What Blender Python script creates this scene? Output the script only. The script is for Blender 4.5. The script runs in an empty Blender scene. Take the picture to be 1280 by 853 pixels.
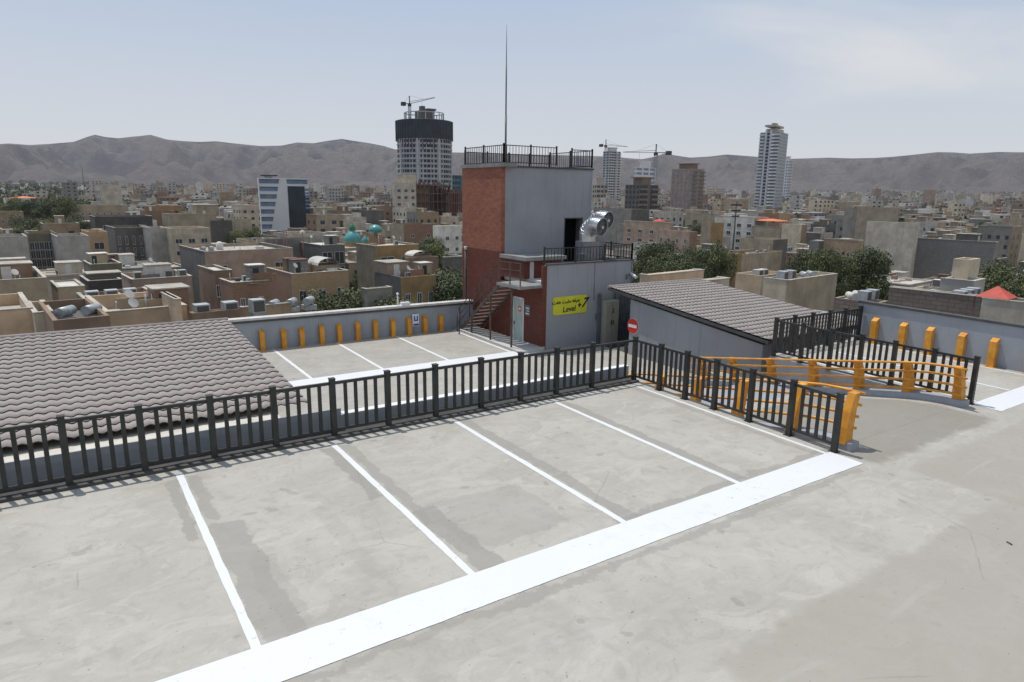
import bpy, math, random
from mathutils import Vector, Matrix, noise
random.seed(7)
S = bpy.context.scene
COL = S.collection
R_ = math.radians
# ------------------------------------------------------------------ camera
YAW, PITCH, ROLL, FPX = R_(34.07), R_(12.4), R_(0.67), 840.0
CAM = Vector((0, 0, 5.0))
_f = Vector((math.cos(PITCH)*math.sin(YAW), math.cos(PITCH)*math.cos(YAW), -math.sin(PITCH)))
_r = Vector((math.cos(YAW), -math.sin(YAW), 0)); _u = _r.cross(_f)
RIGHT = _r*math.cos(ROLL) + _u*math.sin(ROLL); UP = -_r*math.sin(ROLL) + _u*math.cos(ROLL)
cd = bpy.data.cameras.new('camera'); cam = bpy.data.objects.new('camera', cd); COL.objects.link(cam)
M3 = Matrix((RIGHT, UP, -_f)).transposed(); cam.matrix_world = Matrix.Translation(CAM) @ M3.to_4x4()
cd.sensor_width = 36; cd.lens = FPX/1280*36; cd.clip_start = .1; cd.clip_end = 30000
S.camera = cam
def ray(u, v): return RIGHT*((u-640)/FPX) - UP*((v-426.5)/FPX) + _f
def PT(u, v, d):            # a world point at horizontal distance d in that direction
    r = ray(u, v); return CAM + r*(d/math.hypot(r.x, r.y))
def uvof(p):
    c = Vector(p)-CAM; w = c.dot(_f)
    return (640+FPX*c.dot(RIGHT)/w, 426.5-FPX*c.dot(UP)/w, w) if w > .1 else (-9999, 0, w)
# ------------------------------------------------------------------ render + light
S.render.engine = 'CYCLES'
S.view_settings.view_transform = 'Standard'; S.view_settings.look = 'None'; S.view_settings.exposure = 0
S.cycles.max_bounces = 6; S.cycles.use_denoising = True; S.cycles.use_light_tree = False
SUN_EL, SUN_AZ = R_(69.5), R_(-18)          # azimuth from +Y towards +X
sd = Vector((math.cos(SUN_EL)*math.sin(SUN_AZ), math.cos(SUN_EL)*math.cos(SUN_AZ), math.sin(SUN_EL)))
sl = bpy.data.lights.new('sun', 'SUN'); sl.energy = 3.45; sl.angle = R_(.55); sl.color = (1, .955, .89)
so = bpy.data.objects.new('sun', sl); COL.objects.link(so); so.rotation_euler = sd.to_track_quat('Z', 'Y').to_euler()
# ------------------------------------------------------------------ node helpers
class NT:
    def __init__(s, nt): s.nt = nt; s.n = nt.nodes; s.l = nt.links
    def new(s, t, **k):
        x = s.n.new(t)
        for a, b in k.items(): setattr(x, a, b)
        return x
    def put(s, sock, v):
        if isinstance(v, bpy.types.NodeSocket): s.l.new(v, sock)
        elif v is not None: sock.default_value = v
    def math(s, op, a, b=None, c=None, clamp=False):
        x = s.new('ShaderNodeMath', operation=op, use_clamp=clamp)
        for i, v in enumerate((a, b, c)):
            if v is not None: s.put(x.inputs[i], v)
        return x.outputs[0]
    def mix(s, f, a, b, mode='MIX'):
        x = s.new('ShaderNodeMix', data_type='RGBA', blend_type=mode, clamp_factor=True)
        s.put(x.inputs[0], f)
        for i, v in ((6, a), (7, b)): s.put(x.inputs[i], (*v, 1) if isinstance(v, tuple) and len(v) == 3 else v)
        return x.outputs[2]
    def noise(s, vec, scale, detail=3, rough=.55, dist=0., out=0):
        x = s.new('ShaderNodeTexNoise'); s.put(x.inputs['Vector'], vec)
        x.inputs['Scale'].default_value = scale; x.inputs['Detail'].default_value = detail
        x.inputs['Roughness'].default_value = rough; x.inputs['Distortion'].default_value = dist
        return x.outputs[out]
    def ramp(s, v, a, b):       # smooth 0..1 between a and b
        x = s.new('ShaderNodeMapRange', interpolation_type='SMOOTHSTEP'); s.put(x.inputs[0], v)
        x.inputs[1].default_value = a; x.inputs[2].default_value = b; return x.outputs[0]
    def mapping(s, vec, scale):
        x = s.new('ShaderNodeMapping'); s.put(x.inputs[0], vec); x.inputs['Scale'].default_value = scale; return x.outputs[0]
def haze_group():  # haze painted into the materials: glow colour mixed in with distance from origin
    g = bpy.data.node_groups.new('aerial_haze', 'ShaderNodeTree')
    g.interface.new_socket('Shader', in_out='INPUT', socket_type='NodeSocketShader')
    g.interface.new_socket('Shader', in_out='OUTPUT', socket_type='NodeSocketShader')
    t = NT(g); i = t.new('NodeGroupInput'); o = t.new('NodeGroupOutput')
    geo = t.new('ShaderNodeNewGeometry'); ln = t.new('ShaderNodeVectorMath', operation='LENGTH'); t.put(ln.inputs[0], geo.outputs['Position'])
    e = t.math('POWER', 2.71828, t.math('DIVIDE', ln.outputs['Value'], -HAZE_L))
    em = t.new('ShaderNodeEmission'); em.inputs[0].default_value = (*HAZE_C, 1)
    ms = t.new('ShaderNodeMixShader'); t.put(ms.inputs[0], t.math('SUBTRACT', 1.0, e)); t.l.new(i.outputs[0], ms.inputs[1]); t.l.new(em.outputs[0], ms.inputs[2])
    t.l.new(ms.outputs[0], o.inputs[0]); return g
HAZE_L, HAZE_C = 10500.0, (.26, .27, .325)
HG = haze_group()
MATS = {}
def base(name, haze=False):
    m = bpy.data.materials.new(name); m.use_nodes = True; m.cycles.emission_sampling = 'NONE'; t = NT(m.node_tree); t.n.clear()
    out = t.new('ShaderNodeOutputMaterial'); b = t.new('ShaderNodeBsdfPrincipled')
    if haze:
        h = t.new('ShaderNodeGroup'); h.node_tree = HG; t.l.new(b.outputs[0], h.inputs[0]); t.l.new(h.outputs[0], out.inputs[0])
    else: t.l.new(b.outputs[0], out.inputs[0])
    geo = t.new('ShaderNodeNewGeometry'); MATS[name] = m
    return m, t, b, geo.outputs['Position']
def bump(t, b, h, strength, dist=.02):
    x = t.new('ShaderNodeBump'); x.inputs['Strength'].default_value = strength; x.inputs['Distance'].default_value = dist
    t.put(x.inputs['Height'], h); t.l.new(x.outputs[0], b.inputs['Normal'])
def simple(name, c, rough=.7, var=.12, scale=2., metal=0, haze=False, bmp=0, c2=None, streak=0, tint=0):
    m, t, b, P = base(name, haze)
    n = t.noise(P, scale, 5, .62); f = t.ramp(n, .3, .7)
    lo = tuple(x*(1-var) for x in c); hi = tuple(min(1, x*(1+var)) for x in c)
    col = t.mix(f, lo, c2 or hi)
    if streak:      # vertical rain streaks
        sn = t.noise(t.mapping(P, (1, 1, .08)), 1.3 if haze else 5, 4, .6)
        col = t.mix(t.math('MULTIPLY', t.ramp(sn, .5, .75), streak), col, tuple(x*.55 for x in c))
    if tint:
        oi = t.new('ShaderNodeObjectInfo')
        col = t.mix(1.0, col, t.mix(oi.outputs['Random'], (1-tint,)*3, (1+tint*.4, 1+tint*.3, 1+tint*.1)), 'MULTIPLY')
    t.put(b.inputs['Base Color'], col); b.inputs['Roughness'].default_value = rough; b.inputs['Metallic'].default_value = metal
    if bmp: bump(t, b, t.noise(P, scale*12, 4, .6), bmp)
    return m
# ------------------------------------------------------------------ mesh builder
def g(x, y): return -.007*x + .0132*y        # drainage fall of the parking decks
def shear(v): return (v[0], v[1], v[2]+g(v[0], v[1]))
class MB:
    def __init__(s): s.v = []; s.f = []; s.m = []; s.sm = []
    def face(s, pts, mat=0, smooth=False):
        k = len(s.v); s.v += [tuple(p) for p in pts]; s.f.append(tuple(range(k, k+len(pts)))); s.m.append(mat); s.sm.append(smooth)
    def hexa(s, p, mat=0, skip=()):   # p: 4 bottom ccw, 4 top ccw
        k = len(s.v); s.v += [tuple(q) for q in p]
        for i, q in enumerate(((3, 2, 1, 0), (4, 5, 6, 7), (0, 1, 5, 4), (1, 2, 6, 5), (2, 3, 7, 6), (3, 0, 4, 7))):
            if i in skip: continue
            s.f.append(tuple(k+j for j in q)); s.m.append(mat); s.sm.append(False)
        return s
    def box(s, x0, x1, y0, y1, z0, z1, mat=0, skip=()):
        return s.hexa([(x0, y0, z0), (x1, y0, z0), (x1, y1, z0), (x0, y1, z0), (x0, y0, z1), (x1, y0, z1), (x1, y1, z1), (x0, y1, z1)], mat, skip)
    def bar(s, a, b, w, h, mat=0, up=(0, 0, 1)):
        a = Vector(a); b = Vector(b); d = (b-a).normalized(); sx = d.cross(Vector(up))
        if sx.length < 1e-4: sx = Vector((1, 0, 0))
        sx.normalize(); uz = sx.cross(d).normalized(); sx = sx*w/2; uz = uz*h/2
        return s.hexa([a-sx-uz, a+sx-uz, b+sx-uz, b-sx-uz, a-sx+uz, a+sx+uz, b+sx+uz, b-sx+uz], mat)
    def tube(s, pts, r, n=10, mat=0, cap=True, smooth=True):
        pts = [Vector(p) for p in pts]; k0 = len(s.v); N = len(pts)
        rr = r if isinstance(r, (list, tuple)) else [r]*N
        ref = None
        for i, p in enumerate(pts):
            d = (pts[min(i+1, N-1)]-pts[max(i-1, 0)]).normalized()
            if ref is None:
                ref = Vector((0, 0, 1)) if abs(d.z) < .9 else Vector((1, 0, 0))
            x = d.cross(ref).normalized(); y = d.cross(x).normalized()
            for j in range(n):
                a = 2*math.pi*j/n; s.v.append(tuple(p + x*math.cos(a)*rr[i] + y*math.sin(a)*rr[i]))
        for i in range(N-1):
            for j in range(n):
                a = k0+i*n+j; b = k0+i*n+(j+1) % n; s.f.append((a, a+n, b+n, b)); s.m.append(mat); s.sm.append(smooth)
        if cap:
            s.f.append(tuple(k0+j for j in range(n))); s.m.append(mat); s.sm.append(False)
            s.f.append(tuple(k0+(N-1)*n+j for j in reversed(range(n)))); s.m.append(mat); s.sm.append(False)
        return s
    def lathe(s, c, prof, n=16, mat=0, smooth=True):
        k0 = len(s.v)
        for (r, z) in prof:
            for j in range(n):
                a = 2*math.pi*j/n; s.v.append((c[0]+r*math.cos(a), c[1]+r*math.sin(a), c[2]+z))
        for i in range(len(prof)-1):
            for j in range(n):
                a = k0+i*n+j; b = k0+i*n+(j+1) % n; s.f.append((a, b, b+n, a+n)); s.m.append(mat); s.sm.append(smooth)
        return s
    def build(s, name, mats, parent=None, sh=False, bevel=0, local=False):
        me = bpy.data.meshes.new(name); vs = s.v
        if sh: vs = [shear(v) for v in vs]
        o = bpy.data.objects.new(name, me)
        if parent is not None:
            o.parent = parent
            if not local:
                q = parent; L = Vector((0, 0, 0))
                while q is not None: L = L+Vector(q.location); q = q.parent
                vs = [(v[0]-L[0], v[1]-L[1], v[2]-L[2]) for v in vs]
        me.from_pydata(vs, [], s.f); me.update()
        if not isinstance(mats, (list, tuple)): mats = [mats]
        for m in mats: me.materials.append(MATS[m] if isinstance(m, str) else m)
        me.polygons.foreach_set('material_index', s.m); me.polygons.foreach_set('use_smooth', s.sm)
        COL.objects.link(o)
        if bevel:
            bv = o.modifiers.new('b', 'BEVEL'); bv.width = bevel; bv.segments = 2; bv.limit_method = 'ANGLE'
        return o
def tag(o, label=None, cat=None, group=None, kind=None):
    if label: o['label'] = label
    if cat: o['category'] = cat
    if group: o['group'] = group
    if kind: o['kind'] = kind
    return o
def thing(name, loc, label, cat, group=None, rz=0):
    o = bpy.data.objects.new(name, None); COL.objects.link(o); o.location = loc; o.rotation_euler = (0, 0, rz); o.empty_display_size = .2
    return tag(o, label, cat, group)
def struct(o): return tag(o, kind='structure')
# ------------------------------------------------------------------ materials of the car park
def concrete(name, ca, cb, marks):
    m, t, b, P = base(name)
    sp = t.new('ShaderNodeSeparateXYZ'); t.put(sp.inputs[0], P); X, Y = sp.outputs[0], sp.outputs[1]
    wob = t.noise(P, 1.5, 8, .74, 0, 1); sw = t.new('ShaderNodeSeparateXYZ'); t.put(sw.inputs[0], wob)
    wx = t.math('ADD', X, t.math('MULTIPLY', t.math('SUBTRACT', sw.outputs[0], .5), .50))
    wy = t.math('ADD', Y, t.math('MULTIPLY', t.math('SUBTRACT', sw.outputs[1], .5), .8))
    big = t.ramp(t.noise(P, .5, 7, .66, .8), .38, .62)
    col = t.mix(big, ca, cb)
    st = t.noise(t.mapping(P, (1.2, 4.0, 1)), 1.0, 6, .65, 1.2)        # trowel sweeps
    col = t.mix(t.math('MULTIPLY', t.ramp(st, .42, .75), .45), col, tuple(x*1.13 for x in ca))
    sm = t.noise(P, 2.2, 6, .68, 1.5)
    col = t.mix(t.math('MULTIPLY', t.ramp(sm, .50, .64), .36), col, tuple(x*.78 for x in cb))
    cs = t.noise(P, .75, 9, .7, .5); col = t.mix(t.math('MULTIPLY', t.ramp(cs, .555, .575), .26), col, tuple(x*.80 for x in ca))
    cs2 = t.noise(t.mapping(P, (1, 1.7, 1)), .9, 9, .66, 1.1); col = t.mix(t.math('MULTIPLY', t.ramp(cs2, .56, .60), .38), col, tuple(x*1.17 for x in ca))
    wv = t.noise(t.mapping(P, (.7, 5, 1)), 3.2, 5, .7, 2.2); col = t.mix(t.math('MULTIPLY', t.ramp(wv, .55, .7), .22), col, tuple(x*.84 for x in cb))
    dr = t.ramp(t.noise(P, 3.1, 2, .4), .70, .73); col = t.mix(t.math('MULTIPLY', dr, .35), col, (.17, .155, .13))
    for (cx, cy, hx, hy, k, tone) in marks:
        ax = t.ramp(t.math('SUBTRACT', hx, t.math('ABSOLUTE', t.math('SUBTRACT', wx, cx))), 0, .035 if hx < 2 or hy < 1 else .26)
        ay = t.ramp(t.math('SUBTRACT', hy, t.math('ABSOLUTE', t.math('SUBTRACT', wy, cy))), 0, .05 if hx < 2 or hy < 1 else .26)
        col = t.mix(t.math('MULTIPLY', t.math('MULTIPLY', ax, ay), k), col, tone)
    sc = t.new('ShaderNodeTexWave', wave_type='RINGS'); t.put(sc.inputs['Vector'], P); sc.inputs['Scale'].default_value = .16
    sc.inputs['Distortion'].default_value = 9; sc.inputs['Detail'].default_value = 3; sc.inputs['Detail Scale'].default_value = .5
    line = t.math('MULTIPLY', t.ramp(sc.outputs[1], .992, 1.0), t.ramp(t.noise(P, .8, 2), .45, .6))
    col = t.mix(t.math('MULTIPLY', line, .16), col, (.46, .45, .43))
    fine = t.noise(P, 38, 3, .7); col = t.mix(t.math('MULTIPLY', t.ramp(fine, .3, .7), .16), col, tuple(x*.72 for x in ca))
    pit = t.ramp(t.noise(P, 17, 2, .5), .72, .75); col = t.mix(t.math('MULTIPLY', pit, .6), col, (.12, .115, .105))
    vr = t.new('ShaderNodeTexVoronoi', feature='DISTANCE_TO_EDGE'); t.put(vr.inputs['Vector'], t.mix(.13, P, wob)); vr.inputs['Scale'].default_value = .24
    crack = t.math('MULTIPLY', t.math('SUBTRACT', 1.0, t.ramp(vr.outputs[0], .0, .0022)), t.ramp(t.noise(P, .5, 3), .5, .6))
    col = t.mix(t.math('MULTIPLY', crack, .55), col, (.16, .155, .145))
    t.put(b.inputs['Base Color'], col); b.inputs['Roughness'].default_value = .82
    bump(t, b, t.math('ADD', t.math('MULTIPLY', sm, 1.0), t.math('MULTIPLY', fine, .25)), .16, .012)
    return m
DK = (.245, .232, .204)
bands = [(1.16, 10.9, .11, 1.25, .65, DK), (1.52, 11.2, .12, .95, .6, DK), (1.66, 8.5, .26, 1.6, .6, DK), (1.85, 7.9, .2, .9, .3, DK),
         (3.93, 10.9, .13, 1.3, .7, DK), (4.28, 10.3, .12, 1.9, .6, DK), (4.40, 7.9, .22, 1.05, .7, DK),
         (7.03, 9.7, .15, 2.7, .65, DK), (9.77, 9.6, .13, 2.6, .65, DK), (12.08, 9.6, .11, 2.6, .5, DK),
         (9.6, 7.03, 2.9, .13, .6, DK), (4.9, 6.13, 7.2, .10, .55, DK),
         (5.3, 8.2, .9, .8, .35, DK), (3.0, 8.7, .15, 1.2, .2, DK), (4.9, 8.28, .36, .03, .6, (.25, .21, .175)),
         (9.6, 1.4, 4.3, 2.85, .7, (.305, .278, .236)), (17.8, 3, 5.0, 2.8, .7, (.305, .278, .236)),
         (15.2, 8.3, 2.7, 2.35, .75, (.20, .182, .15))]
concrete('deck_concrete', (.405, .384, .338), (.352, .330, .286), bands)
concrete('lower_concrete', (.365, .345, .305), (.315, .295, .255), [(7.5, 21, 6, .3, .3, (.4, .38, .34))])
concrete('pale_concrete', (.50, .49, .46), (.43, .42, .39), [])
m, t, b, P = base('line_paint')
n = t.noise(P, 7, 8, .75); f = t.ramp(n, .31, .40); c = t.mix(f, (.44, .43, .41), (.655, .66, .665)); c = t.mix(t.math('MULTIPLY', t.ramp(t.noise(P, 1.6, 8, .75, 1), .52, .66), .30), c, (.56, .555, .54))
c = t.mix(t.math('MULTIPLY', t.ramp(t.noise(P, .7, 4), .4, .7), .25), c, (.61, .61, .60))
t.put(b.inputs['Base Color'], c); b.inputs['Roughness'].default_value = .6; bump(t, b, t.noise(P, 30, 3), .1)
simple('fence_metal', (.022, .023, .021), .55, .35, 3, bmp=.05, c2=(.034, .034, .031))
simple('black_rail', (.02, .019, .018), .55, .3, 4)
m = simple('orange_paint', (.64, .26, .025), .5, .14, 3, c2=(.76, .35, .04), streak=.25)
simple('curb_paint', (.30, .315, .345), .7, .12, 2.5, streak=.2, bmp=.1)
simple('grey_wall', (.285, .290, .305), .85, .08, .6, streak=.34, bmp=.08)
simple('grey_wall_low', (.30, .322, .352), .85, .08, .8, streak=.22, bmp=.06)
simple('wall_cap', (.52, .50, .47), .85, .14, 2, bmp=.1)
simple('wall_cap_dark', (.07, .068, .065), .8, .2, 2)
simple('slab_grey', (.22, .215, .205), .85, .2, 2)
simple('stone_base', (.50, .43, .36), .8, .15, 5)
simple('cream_ledge', (.56, .52, .45), .85, .12, 2)
simple('dark_void', (.012, .012, .012), .9, .1)
simple('galvanised', (.62, .63, .64), .28, .12, 3, metal=1, bmp=.08)
simple('galvanised_box', (.24, .25, .26), .45, .2, 4, metal=.6)
simple('door_green', (.40, .46, .42), .55, .06, 2, streak=.2)
simple('cabinet_beige', (.36, .34, .27), .5, .06, 3, streak=.15)
simple('sheet_grey', (.13, .14, .15), .5, .2, 3, streak=.2)
simple('sign_yellow', (.58, .56, .03), .6, .06, 3)
simple('ink_black', (.01, .01, .01), .6, .05)
simple('sign_red', (.62, .035, .02), .5, .05)
simple('sign_white', (.74, .74, .74), .5, .05)
simple('sign_blue', (.03, .06, .32), .5, .05)
simple('steel_dark', (.085, .06, .05), .6, .3, 5)
simple('tread_metal', (.23, .20, .185), .55, .3, 5)
simple('mast_grey', (.12, .10, .09), .5, .2, 5)
simple('joint_sealant', (.06, .058, .055), .8, .3, 4)
def brick(name, c1, c2, mortar, bw, bh, haze=False, split=None):
    m, t, b, P = base(name, haze)
    sp = t.new('ShaderNodeSeparateXYZ'); t.put(sp.inputs[0], P)
    cb = t.new('ShaderNodeCombineXYZ'); t.put(cb.inputs[0], t.math('ADD', sp.outputs[0], sp.outputs[1])); t.put(cb.inputs[1], sp.outputs[2])
    k = t.new('ShaderNodeTexBrick'); t.put(k.inputs['Vector'], cb.outputs[0]); k.inputs['Scale'].default_value = 1
    k.inputs['Brick Width'].default_value = bw; k.inputs['Row Height'].default_value = bh; k.inputs['Mortar Size'].default_value = bh*.11
    k.inputs['Color1'].default_value = (*c1, 1); k.inputs['Color2'].default_value = (*c2, 1); k.inputs['Mortar'].default_value = (*mortar, 1)
    n = t.noise(P, .7 if not haze else .25, 5, .65); c = t.mix(t.math('MULTIPLY', t.ramp(n, .35, .7), .35), k.outputs[0], tuple(x*.5 for x in c1))
    n2 = t.noise(P, 6, 3, .6); c = t.mix(t.math('MULTIPLY', t.ramp(n2, .5, .7), .35), c, tuple(x*1.25 for x in c2))
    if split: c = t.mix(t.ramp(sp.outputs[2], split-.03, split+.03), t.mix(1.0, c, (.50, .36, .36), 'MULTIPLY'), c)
    if haze:
        oi = t.new('ShaderNodeObjectInfo'); c = t.mix(1.0, c, t.mix(oi.outputs['Random'], (.8, .8, .8), (1.12, 1.1, 1.05)), 'MULTIPLY')
    t.put(b.inputs['Base Color'], c); b.inputs['Roughness'].default_value = .75
    if not haze: bump(t, b, k.outputs[1], -.3, .01)
    return m
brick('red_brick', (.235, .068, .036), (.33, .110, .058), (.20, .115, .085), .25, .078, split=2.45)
simple('tile_lip_shade', (.035, .028, .027), .9, .2, 8)  # near-black front lip of each tile row, painting in the shadow line
# mauve-brown stone coated roof sheets
m, t, b, P = base('roof_tile')
c = t.mix(t.ramp(t.noise(P, 60, 3, .8), .35, .65), (.215, .18, .165), (.37, .323, .298))
c = t.mix(t.math('MULTIPLY', t.ramp(t.noise(t.mapping(P, (2.4, 2.8, 1)), .9, 4, .7), .45, .7), .35), c, (.40, .36, .345))
c = t.mix(t.math('MULTIPLY', t.ramp(t.noise(P, .5, 4, .6), .5, .7), .3), c, (.25, .21, .195))
t.put(b.inputs['Base Color'], c); b.inputs['Roughness'].default_value = .8; bump(t, b, t.noise(P, 90, 2), .3, .006)

# ------------------------------------------------------------------ decks
def prism(poly, z0, z1, name, mats, zf=None):
    mb = MB(); n = len(poly)
    top = [(x, y, z1 if zf is None else zf(x, y)) for x, y in poly]; bot = [(x, y, z0 if zf is None else zf(x, y)+z0) for x, y in poly]
    mb.face(top, 0); mb.face(list(reversed(bot)), 1)
    for i in range(n): j = (i+1) % n; mb.face([bot[i], bot[j], top[j], top[i]], 1)
    return mb.build(name, mats, sh=True)
RX0, RX1 = 12.68, 18.36     # ramp between the near and the far orange railing
struct(prism([(-32, -14), (23.75, -14), (23.75, 12.75), (18.72, 12.75), (18.72, 7.0), (RX0+.0, 7.0), (RX0+.0, 12.85), (-32, 12.85)], -.28, 0, 'upper_deck', ['deck_concrete', 'grey_wall']))
def zr(x, y):
    s = .205
    if y <= 7: return 0
    if y <= 8.2: return -s*(y-7)**2/2.4
    return max(-1.6, -s*.6 - s*(y-8.2))
mb = MB(); ys = [7.003, 7.3, 7.6, 7.9, 8.2, 9, 10, 11, 12, 13, 14, 14.8, 15.42]
for a, b2 in zip(ys, ys[1:]): mb.hexa([(RX0, a, zr(0, a)-.25), (18.72, a, zr(0, a)-.25), (18.72, b2, zr(0, b2)-.25), (RX0, b2, zr(0, b2)-.25), (RX0, a, zr(0, a)), (18.72, a, zr(0, a)), (18.72, b2, zr(0, b2)), (RX0, b2, zr(0, b2))])
mb.box(18.73, 19.24, 12.77, 15.4, -1.85, -1.2)
struct(mb.build('ramp', 'deck_concrete', sh=True))
o = MB().box(18.55, 18.70, 8.6, 12.7, -1.9, -.02).build('ramp_side_wall', 'grey_wall_low', sh=True); tag(o, 'low blue-grey side wall of the ramp below the far dark fence', 'wall')
struct(prism([(-32, 13.0), (RX0-.05, 13.0), (RX0-.05, 15.4), (19.3, 15.4), (19.3, 22.0), (21.6, 22.0), (21.6, 27.7), (-32, 27.7)], -1.95, -1.6, 'lower_deck', ['lower_concrete', 'grey_wall']))
# painted lines
def stripe(x0, x1, y0, y1, z, name='parking_line', h=.004):
    mb = MB(); lx = x1-x0 > y1-y0; L = max(x1-x0, y1-y0); n = max(2, int(L/.16)); k = 0
    def jit(s, q): return .010*noise.noise(Vector((s*3.1, q*7.7, x0)))+.006*noise.noise(Vector((s*11., q*5.1, y0)))
    rows = []
    for i in range(n+1):
        s = L*i/n
        if lx: a_, b_ = (x0+s, y0+jit(s, 1)), (x0+s, y1+jit(s, 2))
        else: a_, b_ = (x1+jit(s, 1), y0+s), (x0+jit(s, 2), y0+s)
        rows.append((a_, b_))
    for (a_, b_), (c_, d_) in zip(rows, rows[1:]):
        mb.face([(*a_, z+h), (*c_, z+h), (*d_, z+h), (*b_, z+h)])
    return struct(mb.build(name, 'line_paint', sh=True))
for x in (1.34, 4.09, 6.82, 9.57): stripe(x-.055, x+.055, 6.90, 12.30, 0)
stripe(12.225, 12.315, 6.90, 12.45, 0)
stripe(-32, 12.42, 6.255, 6.935, 0, 'broad_line', .007)
stripe(18.62, 23.70, 6.26, 6.93, 0, 'broad_line', .007)
stripe(20.93, 21.03, 6.95, 11.9, 0); stripe(23.2, 23.29, 6.95, 11.9, 0); stripe(18.95, 19.04, 6.95, 11.9, 0)
for x in (4.1, 6.83, 9.47, 12.2, 15.1): stripe(x-.06, x+.06, 22.46, 27.28, -1.6)
stripe(-10, 16.15, 21.78, 22.48, -1.6, 'broad_line', .007)
# smooth grey strip on the deck edge below the dark fence, and low parapets beyond it
mb = MB(); mb.box(-32, 12.60, 12.50, 12.86, -.02, .05)
struct(mb.build('deck_edge_kerb', 'joint_sealant', sh=True))
o = MB().box(-32, 12.62, 12.95, 13.12, -1.6, .335).build('parapet_wall', ['grey_wall_low'], sh=True)
MB().box(4.55, 12.62, 12.945, 13.125, .337, .355).build('coping', 'sign_white', o, sh=True); tag(o, 'low blue-grey parapet wall with white top edge just behind the long dark fence', 'parapet')
o = MB().box(-32, 4.5, 12.93, 12.96, .34, .49).build('wall_upstand', ['grey_wall_low'], sh=True); tag(o, 'raised blue-grey upstand of the parapet in front of the big tiled roof', 'parapet')
MB().box(-32, 3.3, 12.961, 13.75, .36, .485).build('ledge', 'cream_ledge', o, sh=True)
# parking building under the decks
pb = thing('parking_building', (0, 0, -20), 'multi-storey car park carrying the rooftop parking decks', 'parking building')
MB().box(-31, 23.5, -13.5, 12.7, -20.5, -.7).build('wall', 'grey_wall', pb)
MB().box(-31, 21.4, 12.75, 27.6, -20.5, -2.4).build('rear_wall', 'grey_wall', pb)
MB().box(21.5, 30.5, 12.9, 21.9, -20.5, -.4).build('side_wall', 'grey_wall', pb)
# ------------------------------------------------------------------ fences
def fence(label, posts, h=1.235, npick=4, z=0.0, pw=.105, name='fence', group=None, mat='fence_metal', tk=.07, bot=.16, lead=None):
    o = thing(name, shear((posts[0][0], posts[0][1], z)), label, 'fence', group)
    for (x, y) in posts:
        mb = MB().box(x-pw/2, x+pw/2, y-pw/2, y+pw/2, z-.02, z+h-.015); mb.box(x-pw/2-.008, x+pw/2+.008, y-pw/2-.008, y+pw/2+.008, z+h-.018, z+h)
        mb.box(x-pw*.8, x+pw*.8, y-pw*.8, y+pw*.8, z+.0, z+.012)
        mb.build('post', mat, o, sh=True)
    if lead: posts = [lead]+list(posts)
    for (a, c) in zip(posts, posts[1:]):
        A = Vector((*a, 0)); B = Vector((*c, 0)); d = (B-A).normalized(); A2 = A+d*pw/2; B2 = B-d*pw/2; mb = MB()
        zt = z+h-.105
        for zz, hh, ww in ((zt, .055, .05), (z+bot, .05, .045)): mb.bar(A2+Vector((0, 0, zz)), B2+Vector((0, 0, zz)), ww, hh)
        for i in range(npick):
            p = A2.lerp(B2, (i+1)/(npick+1)); mb.bar((p.x, p.y, z+bot+.02), (p.x, p.y, zt-.02), .03, tk, 0, up=(d.x, d.y, 0))
        mb.build('picket_panel', mat, o, sh=True)
    return o
px = [-7.0, -5.86, -4.72, -3.58, -2.45, -1.34, -.25, .86, 1.99, 3.10, 4.25, 5.43, 6.55, 7.72, 8.82, 9.9, 11.05, 12.54]
fence('long dark picket fence along the back of the upper parking bays', [(x, 12.66) for x in px[:-1]] + [(12.54, 12.66)])
fence('dark fence running forward beside the near orange railing to the white corner stripe', [(12.54, 11.72), (12.54, 10.85), (12.54, 9.95), (12.54, 8.96), (12.54, 7.95), (12.5, 6.9)], lead=(12.54, 12.66))
fence('dark fence parallel to the far orange railing on the far side of the ramp', [(18.62, y) for y in (6.95, 7.93, 8.93, 9.85, 10.75, 11.68, 12.62)])
fence('far dark fence from the tiled roof across to the right hand parapet', [(x, 12.62) for x in (19.6, 20.6, 21.6, 22.55, 23.5)], lead=(18.62, 12.62))
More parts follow.
